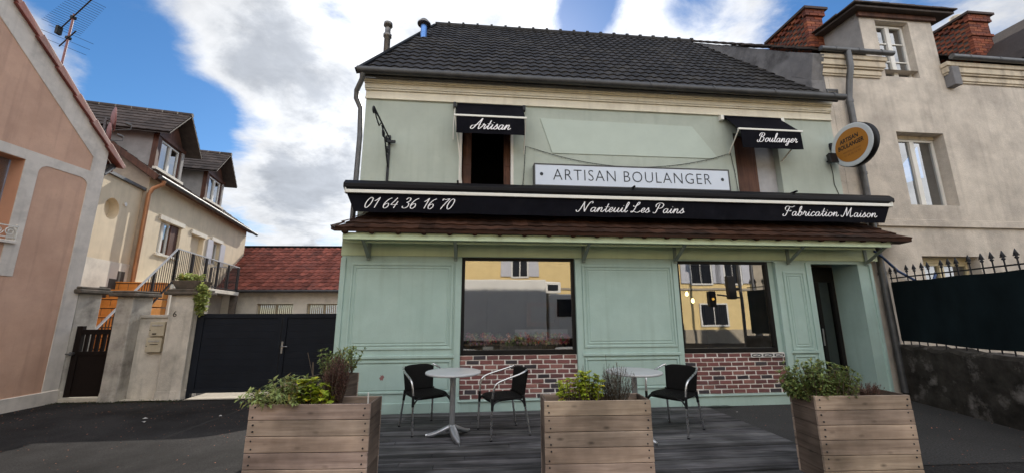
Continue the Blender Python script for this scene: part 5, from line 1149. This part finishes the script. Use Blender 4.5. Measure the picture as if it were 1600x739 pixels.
twig_plant('dry_bush', 'small dark dried plant at the right end of the rightmost front planter', pf3, (.72,.17,zb), .70, .17, .16, .1, .19, 70, 'leaf_brown', .02)
st_ = []
for i in range(26):
    x = r.uniform(-.56,-.08); st_.append(((x,r.uniform(0,.3),2.10),(x+r.uniform(-.05,.05),r.uniform(-.05,.3),2.2+r.uniform(.0,.07))))
for i in range(34):
    x = r.uniform(-.10,.03); st_.append(((x-.05,r.uniform(-.05,.2),2.12),(x+r.uniform(.0,.10),r.uniform(-.12,.15),1.95-r.uniform(.0,.42))))
for i in range(34):
    z = r.uniform(1.5,2.1); st_.append(((r.uniform(-.06,.04),r.uniform(-.1,.1),z),(r.uniform(-.04,.09),r.uniform(-.12,.12),z-r.uniform(.05,.14))))
rosette_plant('trailing_plant', 'bright green trailing plant hanging from the trough on the number 6 post', GT, (-.3,.1,2.1), st_, 'leaf_trail', r, .075, .04, 26, 4, .3, 'plants on the wall')
m = MB()
for _ in range(900):
    x = r.uniform(-3.3, .0); y = -.06-abs(r.gauss(0,.10)); 
    if -2.33 < x < -1.54 and y > -.04: continue
    leaf(m, (x,y,-.252), (r.uniform(-1,1),r.uniform(-1,1),r.uniform(.3,1.4)), r.uniform(.015,.05), .012, tint(r,.5,1.5))
tag(m.build('moss', M['moss'], None, GT, (-1.6,-.1,-.25)), kind='stuff')
m = MB()
for _ in range(1500):
    x, y = r.uniform(-9, -2.6), 8.0-abs(r.gauss(0,1.1)) if r.random() < .6 else r.uniform(3,8)
    if _ % 4 == 0: x, y = r.uniform(3.3, 7.2), r.uniform(3.2, 6.6)
    f = r.choice([.5,.8,1.2,2.0,4.0]); leaf(m, (x,y,gz(x)+.004), (r.uniform(-1,1),r.uniform(-1,1),r.uniform(0,.35)), r.uniform(.008,.03), r.uniform(.006,.014), (f*1.3,f,f*.7))
tag(m.build('fallen_leaves', M['leaf_brown']), kind='stuff')

# ------------------------------------------------------------------ bistro table and chairs
def make_table(label, x, y):
    t = thing('bistro_table', label, 'table', WORLD, (x,y,0), 'bistro tables'); c = (x,y,0)
    m = MB(); m.lathe([(0,.722),(.325,.722),(.335,.726),(.337,.738),(.333,.748),(.325,.75),(0,.75)], c, 48); m.build('table_top', M['tabletop'], t)
    m = MB(); m.lathe([(.06,.700),(.06,.7215)], c, 20); m.lathe([(.033,.06),(.033,.70)], c, 20); m.build('column', M['alu_matt'], t)
    for a in (-65, 55, 175):
        a = R(a); d = Vector((math.cos(a),math.sin(a),0)); s_ = Vector((-d.y,d.x,0)); m = MB(); vs = []; n = 10
        for i in range(n+1):
            q = i/n; rr = .01+.31*q; w = .052*math.sin(math.pi*(.30+.68*q)); z = .125*(1-q)**1.3+.02; p = Vector(c)+d*rr
            vs += [p+s_*w+Vector((0,0,z-.03)), p+s_*w*.55+Vector((0,0,z+.012)), p-s_*w*.55+Vector((0,0,z+.012)), p-s_*w+Vector((0,0,z-.03)), p+Vector((0,0,max(.003,z-.04)))]
        fs = [(5*i+k, 5*i+(k+1)%5, 5*(i+1)+(k+1)%5, 5*(i+1)+k) for i in range(n) for k in range(5)] + [(0,1,2,3,4), tuple(5*n+k for k in (4,3,2,1,0))]
        m.add(vs, fs, True); m.build('foot', M['alu_matt'], t)
    return t
make_table('round pale table between the two chairs left of the middle planter', -.72, 4.92)
make_table('round pale table half hidden behind the grey lavender', 1.48, 4.92)
CF = Frame((0,0,0), 0)
ch = thing('terrace_chair', 'x', 'chair', CF, (0,0,0), 'terrace chairs')
m = MB(); nx_, ny_ = 10, 10; top = []; bot = []
for i in range(nx_+1):
    for j in range(ny_+1):
        u, v = -1+2*i/nx_, -1+2*j/ny_; f = 1-.10*abs(u)**3*abs(v)**3; x = .005+.215*u*f; y = .225*v*f*(1+.04*u); z = .445-.014*(1-u*u)*(1-v*v)-.02*max(0,u)**4
        top.append((x,y,z)); bot.append((x,y,z-.028))
k = (nx_+1)*(ny_+1); q = ny_+1
m.add(top+bot, [(i*q+j,(i+1)*q+j,(i+1)*q+j+1,i*q+j+1) for i in range(nx_) for j in range(ny_)] + [(k+i*q+j,k+i*q+j+1,k+(i+1)*q+j+1,k+(i+1)*q+j) for i in range(nx_) for j in range(ny_)]
      + [(i*q,i*q+k,(i+1)*q+k,(i+1)*q) for i in range(nx_)] + [(i*q+ny_,(i+1)*q+ny_,(i+1)*q+ny_+k,i*q+ny_+k) for i in range(nx_)] + [(j,j+1,j+1+k,j+k) for j in range(ny_)] + [(nx_*q+j,nx_*q+j+k,nx_*q+j+1+k,nx_*q+j+1) for j in range(ny_)], True)
m.build('seat', M['rattan'], ch)
m = MB(); top = []; bot = []
for i in range(11):
    for j in range(13):
        u, v = i/10, -1+2*j/12; z = .435+.325*u-.03*u*v**4; y = (.195+.02*u)*v; x = -.195-.045*u-.035*(1-v*v)*(.4+.6*u)
        top.append((x,y,z)); bot.append((x-.022,y,z))
q = 13; k = 11*13
m.add(top+bot, [(i*q+j,i*q+j+1,(i+1)*q+j+1,(i+1)*q+j) for i in range(10) for j in range(12)] + [(k+i*q+j,k+(i+1)*q+j,k+(i+1)*q+j+1,k+i*q+j+1) for i in range(10) for j in range(12)]
      + [(i*q,(i+1)*q,(i+1)*q+k,i*q+k) for i in range(10)] + [(i*q+12,i*q+12+k,(i+1)*q+12+k,(i+1)*q+12) for i in range(10)] + [(j,j+k,j+1+k,j+1) for j in range(12)] + [(10*q+j,10*q+j+1,10*q+j+1+k,10*q+j+k) for j in range(12)], True)
m.build('backrest', M['rattan'], ch)
def bez(pts, n=6):
    out = []; P = [pts[0]]+list(pts)+[pts[-1]]
    for i in range(1, len(P)-2):
        a, b, c, d = map(Vector, P[i-1:i+3])
        for k in range(n):
            t = k/n; out.append(.5*(2*b+(c-a)*t+(2*a-5*b+4*c-d)*t*t+(3*b-a-3*c+d)*t**3))
    out.append(Vector(pts[-1])); return out
for s_ in (-1, 1):
    m = MB(); m.tube([(.235,s_*.255,0),(.222,s_*.255,.36)], .0125, 10); lg = m.build('leg', M['alu'], ch)
    m = MB(); m.lathe([(.015,0),(.015,.015)], (.235,s_*.255,0), 10); m.build('foot_cap', M['black'], lg)
    m = MB(); m.tube([(-.275,s_*.225,0),(-.215,s_*.205,.36)], .0125, 10); lg = m.build('leg', M['alu'], ch)
    m = MB(); m.lathe([(.015,0),(.015,.015)], (-.275,s_*.225,0), 10); m.build('foot_cap', M['black'], lg)
    m = MB(); m.tube([(-.218,s_*.206,.33),(-.20,s_*.20,.46)], .0165, 10); rear = m; m = MB()
    m.tube(bez([(.22,s_*.252,.345),(.19,s_*.235,.40),(.12,s_*.215,.425)]), .010, 8); m.tube(bez([(.22,s_*.252,.345),(.215,s_*.20,.405),(.20,s_*.12,.42)]), .010, 8); m.tube([(.222,s_*.255,.33),(.219,s_*.255,.46)], .0165, 10); m.build('sleeve', M['black'], ch); m = rear; m.tube(bez([(-.215,s_*.206,.35),(-.17,s_*.205,.405),(-.1,s_*.21,.425)]), .010, 8)
    m.build('sleeve', M['black'], ch)
    m = MB(); m.tube(bez([(.219,s_*.255,.45),(.205,s_*.262,.56),(.165,s_*.268,.625),(.06,s_*.268,.665),(-.10,s_*.258,.705),(-.20,s_*.235,.735),(-.245,s_*.205,.752)]), .0125, 10); m.build('arm', M['alu'], ch)
def put_chair(o, x, y, hd, label): o.location = (x,y,0); o.rotation_euler = (0,0,R(hd)); o['label'] = label
def copy_tree(o, parent=None):
    c = o.copy(); COL.objects.link(c)
    if parent: c.parent = parent
    for k in list(o.children): copy_tree(k, c)
    return c
c2 = copy_tree(ch); c3 = copy_tree(ch)
put_chair(ch, -1.13, 5.29, -54, 'black woven chair left of the first table, its back to the green wall')
put_chair(c2, -.125, 5.11, 202, 'black woven chair right of the first table, in front of the brick panel')
put_chair(c3, 2.06, 5.20, 222, 'black woven chair right of the lavender, beside the second table')

# ------------------------------------------------------------------ things in the windows and across the street (seen as reflections)
fg = thing('flower_garland', 'row of red, pink and yellow silk flowers along the sill inside the left window', 'flowers', BK, (.12,.3,.9))
m = MB(); r = random.Random(4)
for _ in range(150):
    p = (r.uniform(-.72,.98), .20+r.uniform(-.04,.04), .97+r.uniform(0,.14)); c = r.choice([(.9,.25,.25),(.95,.55,.50),(.95,.80,.35),(.9,.45,.35),(.9,.75,.70),(.9,.5,.6),(.3,.4,.2),(.8,.8,.75)])
    for k in range(6): a = k*1.047+r.random(); leaf(m, p, (math.cos(a), -.5, math.sin(a)), .055, .04, tuple(q*r.uniform(.7,1.3) for q in c))
m.build('petals', M['flower'], fg)
m = MB(); n = 110; vs = []
for i in range(n+1): a = -.74+1.75*i/n; vs += [(a,.33+.012*math.sin(i*1.5),.80),(a,.33+.012*math.sin(i*1.5),1.0)]
m.add(vs, [(2*i,2*i+2,2*i+3,2*i+1) for i in range(n)], True); m.build('pleated_cloth', M['lace'], fg)
m = MB(); m.box(-.45,-.28,.15,.16,.80,.92); tag(m.build('price_card', M['paper'], None, BK, (-.36,.15,.8)), 'small pale card standing inside the left shop window', 'card')
for i, (x, z) in enumerate(((3.47,1.79),(3.58,1.66))):
    t = thing('pendant_bulb', ('upper of two small warm bulbs glowing inside the right shop window','lower of two small warm bulbs glowing inside the right shop window')[i], 'lamp', BK, (x,.9,z), 'bulbs in the right window')
    m = MB(); m.lathe([(0,-.04),(.022,-.03),(.03,0),(.02,.035),(.012,.05)], (x,.9,z), 12); m.build('bulb', M['bulb'], t); m = MB(); m.tube([(x,.9,z+.05),(x,.9,2.59)], .004, 5); m.build('cord', M['wire'], t)
yb = thing('yellow_building', 'yellow building with pale shutters across the street, mirrored in the shop windows', 'building', BK, (0,-12,0))
m = MB(); m.box(-16, 13.5, -20, -12, -.1, 6.6); m.build('wall', M['ywall'], yb)
m = MB(); m.box(-16.05, 13.55, -11.999, -11.93, -.1, .62); m.box(-16.05,13.55,-11.999,-11.95,2.52,2.62); m.build('base_course', M['cover'], yb)
m = MB(); m.prism([(-20.3,6.6),(-11.6,6.6),(-16,9.0)], 'x', -16.3, 13.8); m.build('roof', M['tile_red'], yb)
for x0, x1, z0, z1, sh in ((1.20,1.90,3.15,4.9,1),(-5,-4,3.1,4.9,1),(-10,-9,3.1,4.9,1),(10.2,11.2,2.85,4.6,1),(12.0,12.8,2.85,4.6,1),(6.3,7.2,2.85,4.6,1),(10.55,11.85,.85,1.8,0),(5.5,6.8,.85,1.8,0)):
    m = MB(); m.box(x0, x1, -11.999, -11.96, z0, z1); w = m.build('window', M['gate'], yb)
    m = MB(); rect_frame(m, x0-.08, x1+.08, z0-.08, z1+.08, .08, -11.999, -11.94); m.box((x0+x1)/2-.03,(x0+x1)/2+.03,-11.96,-11.945,z0,z1); m.build('frame', M['white_frame'], w)
    if sh:
        for a, b in ((x0-.56,x0-.09),(x1+.09,x1+.56)):
            m = MB(); m.box(a, b, -11.999, -11.93, z0, z1); m.build('shutter', M['shut_grey'], w)
    m = MB()
    for k in range(int((x1-x0)/.11)): m.box(x0+.05+k*.11, x0+.065+k*.11, -11.93, -11.915, z0, z0+.9 if sh else z1)
    m.box(x0,x1,-11.93,-11.91,z0+(.9 if sh else .93),z0+(.93 if sh else .96)); m.build('railing', M['iron'], w)
m = MB(); m.box(13.6, 18, -20, -12.1, -.1, 7.5); q = thing('pale_building', 'pale stone building beyond the yellow one, at the right edge of the reflection', 'building', BK, (15,-12,0)); m.build('wall', M['cover'], q)
m = MB(); m.box(14.4,15.2,-12.099,-12.05,1,2.6); m.box(14.4,15.2,-12.099,-12.05,3.6,5.2); m.build('window', M['gate'], q)
tk = thing('delivery_truck', 'white refrigerated delivery truck mirrored in the left shop window', 'truck', BK, (0,-9.2,0))
m = MB(); m.box(-4.2, 2.08, -10.3, -8.0, .45, 2.66); m.build('cargo_box', M['truck'], tk, bevel=.03)
m = MB(); m.box(2.081, 2.72, -9.9, -8.3, 2.18, 2.62); fz = m.build('cooling_unit', M['truck'], tk, bevel=.05); m = MB(); m.box(2.2,2.6,-8.299,-8.28,2.28,2.5); m.build('grille', M['gate'], fz)
m = MB(); m.prism([(2.2,.5),(4.3,.5),(4.3,1.2),(3.8,2.12),(2.2,2.15)], 'y', -10.2, -8.1); cb = m.build('cab', M['truck'], tk, bevel=.05); m = MB(); m.prism([(2.5,1.3),(4.0,1.3),(3.7,1.95),(2.5,1.95)], 'y', -8.099, -8.08); m.build('side_window', M['gate'], cb)
m = MB(); m.box(-4.1,2.1,-9.8,-8.5,.3,.449); m.build('chassis', M['black'], tk)
for x in (-2.8, 3.4):
    for y0 in (-8.45, -10.2):
        m = MB(); m.lathe([(.2,0),(.42,.02),(.42,.24),(.2,.26)], (x,y0,.40), 24, 'y'); m.build('wheel', M['black'], tk)
tl = thing('traffic_light', 'black traffic light on a pole, mirrored in the right shop window', 'traffic light', BK, (9.8,-8,0))
m = MB(); m.tube([(9.85,-8,-.1),(9.85,-8,3.4)], .06, 10); m.tube([(9.85,-8,2.0),(8.85,-8,2.12)], .03, 8); m.build('pole', M['zinc'], tl)
m = MB(); m.box(9.30, 9.62, -8.12, -7.9, 1.95, 2.85); m.box(9.6,9.85,-8.05,-7.95,2.3,2.4); m.build('signal_head', M['black'], tl, bevel=.04)
m = MB(); m.box(8.46, 8.74, -8.1, -7.9, 1.65, 2.25); hd = m.build('signal_head', M['black'], tl, bevel=.04); m = MB(); m.lathe([(.0,.02),(.045,.012),(.05,0)], (8.6,-7.899,1.95), 16, 'y'); m.build('lens', M['amber'], hd)
sl = thing('lamp_post', 'grey lamp post beside the traffic light, mirrored in the right shop window', 'lamp post', BK, (10.4,-8,0))
m = MB(); m.lathe([(.12,-.1),(.1,.8),(.07,.9),(.06,6.5)], (10.4,-8,0), 14); m.tube([(10.4,-8,6.4),(10.4,-7.4,6.9),(10.4,-6.7,7.0)], .04, 8); m.build('pole', M['zinc'], sl); m = MB(); m.box(10.3,10.5,-6.9,-6.3,6.93,7.05); m.build('lantern', M['zinc'], sl, bevel=.03)
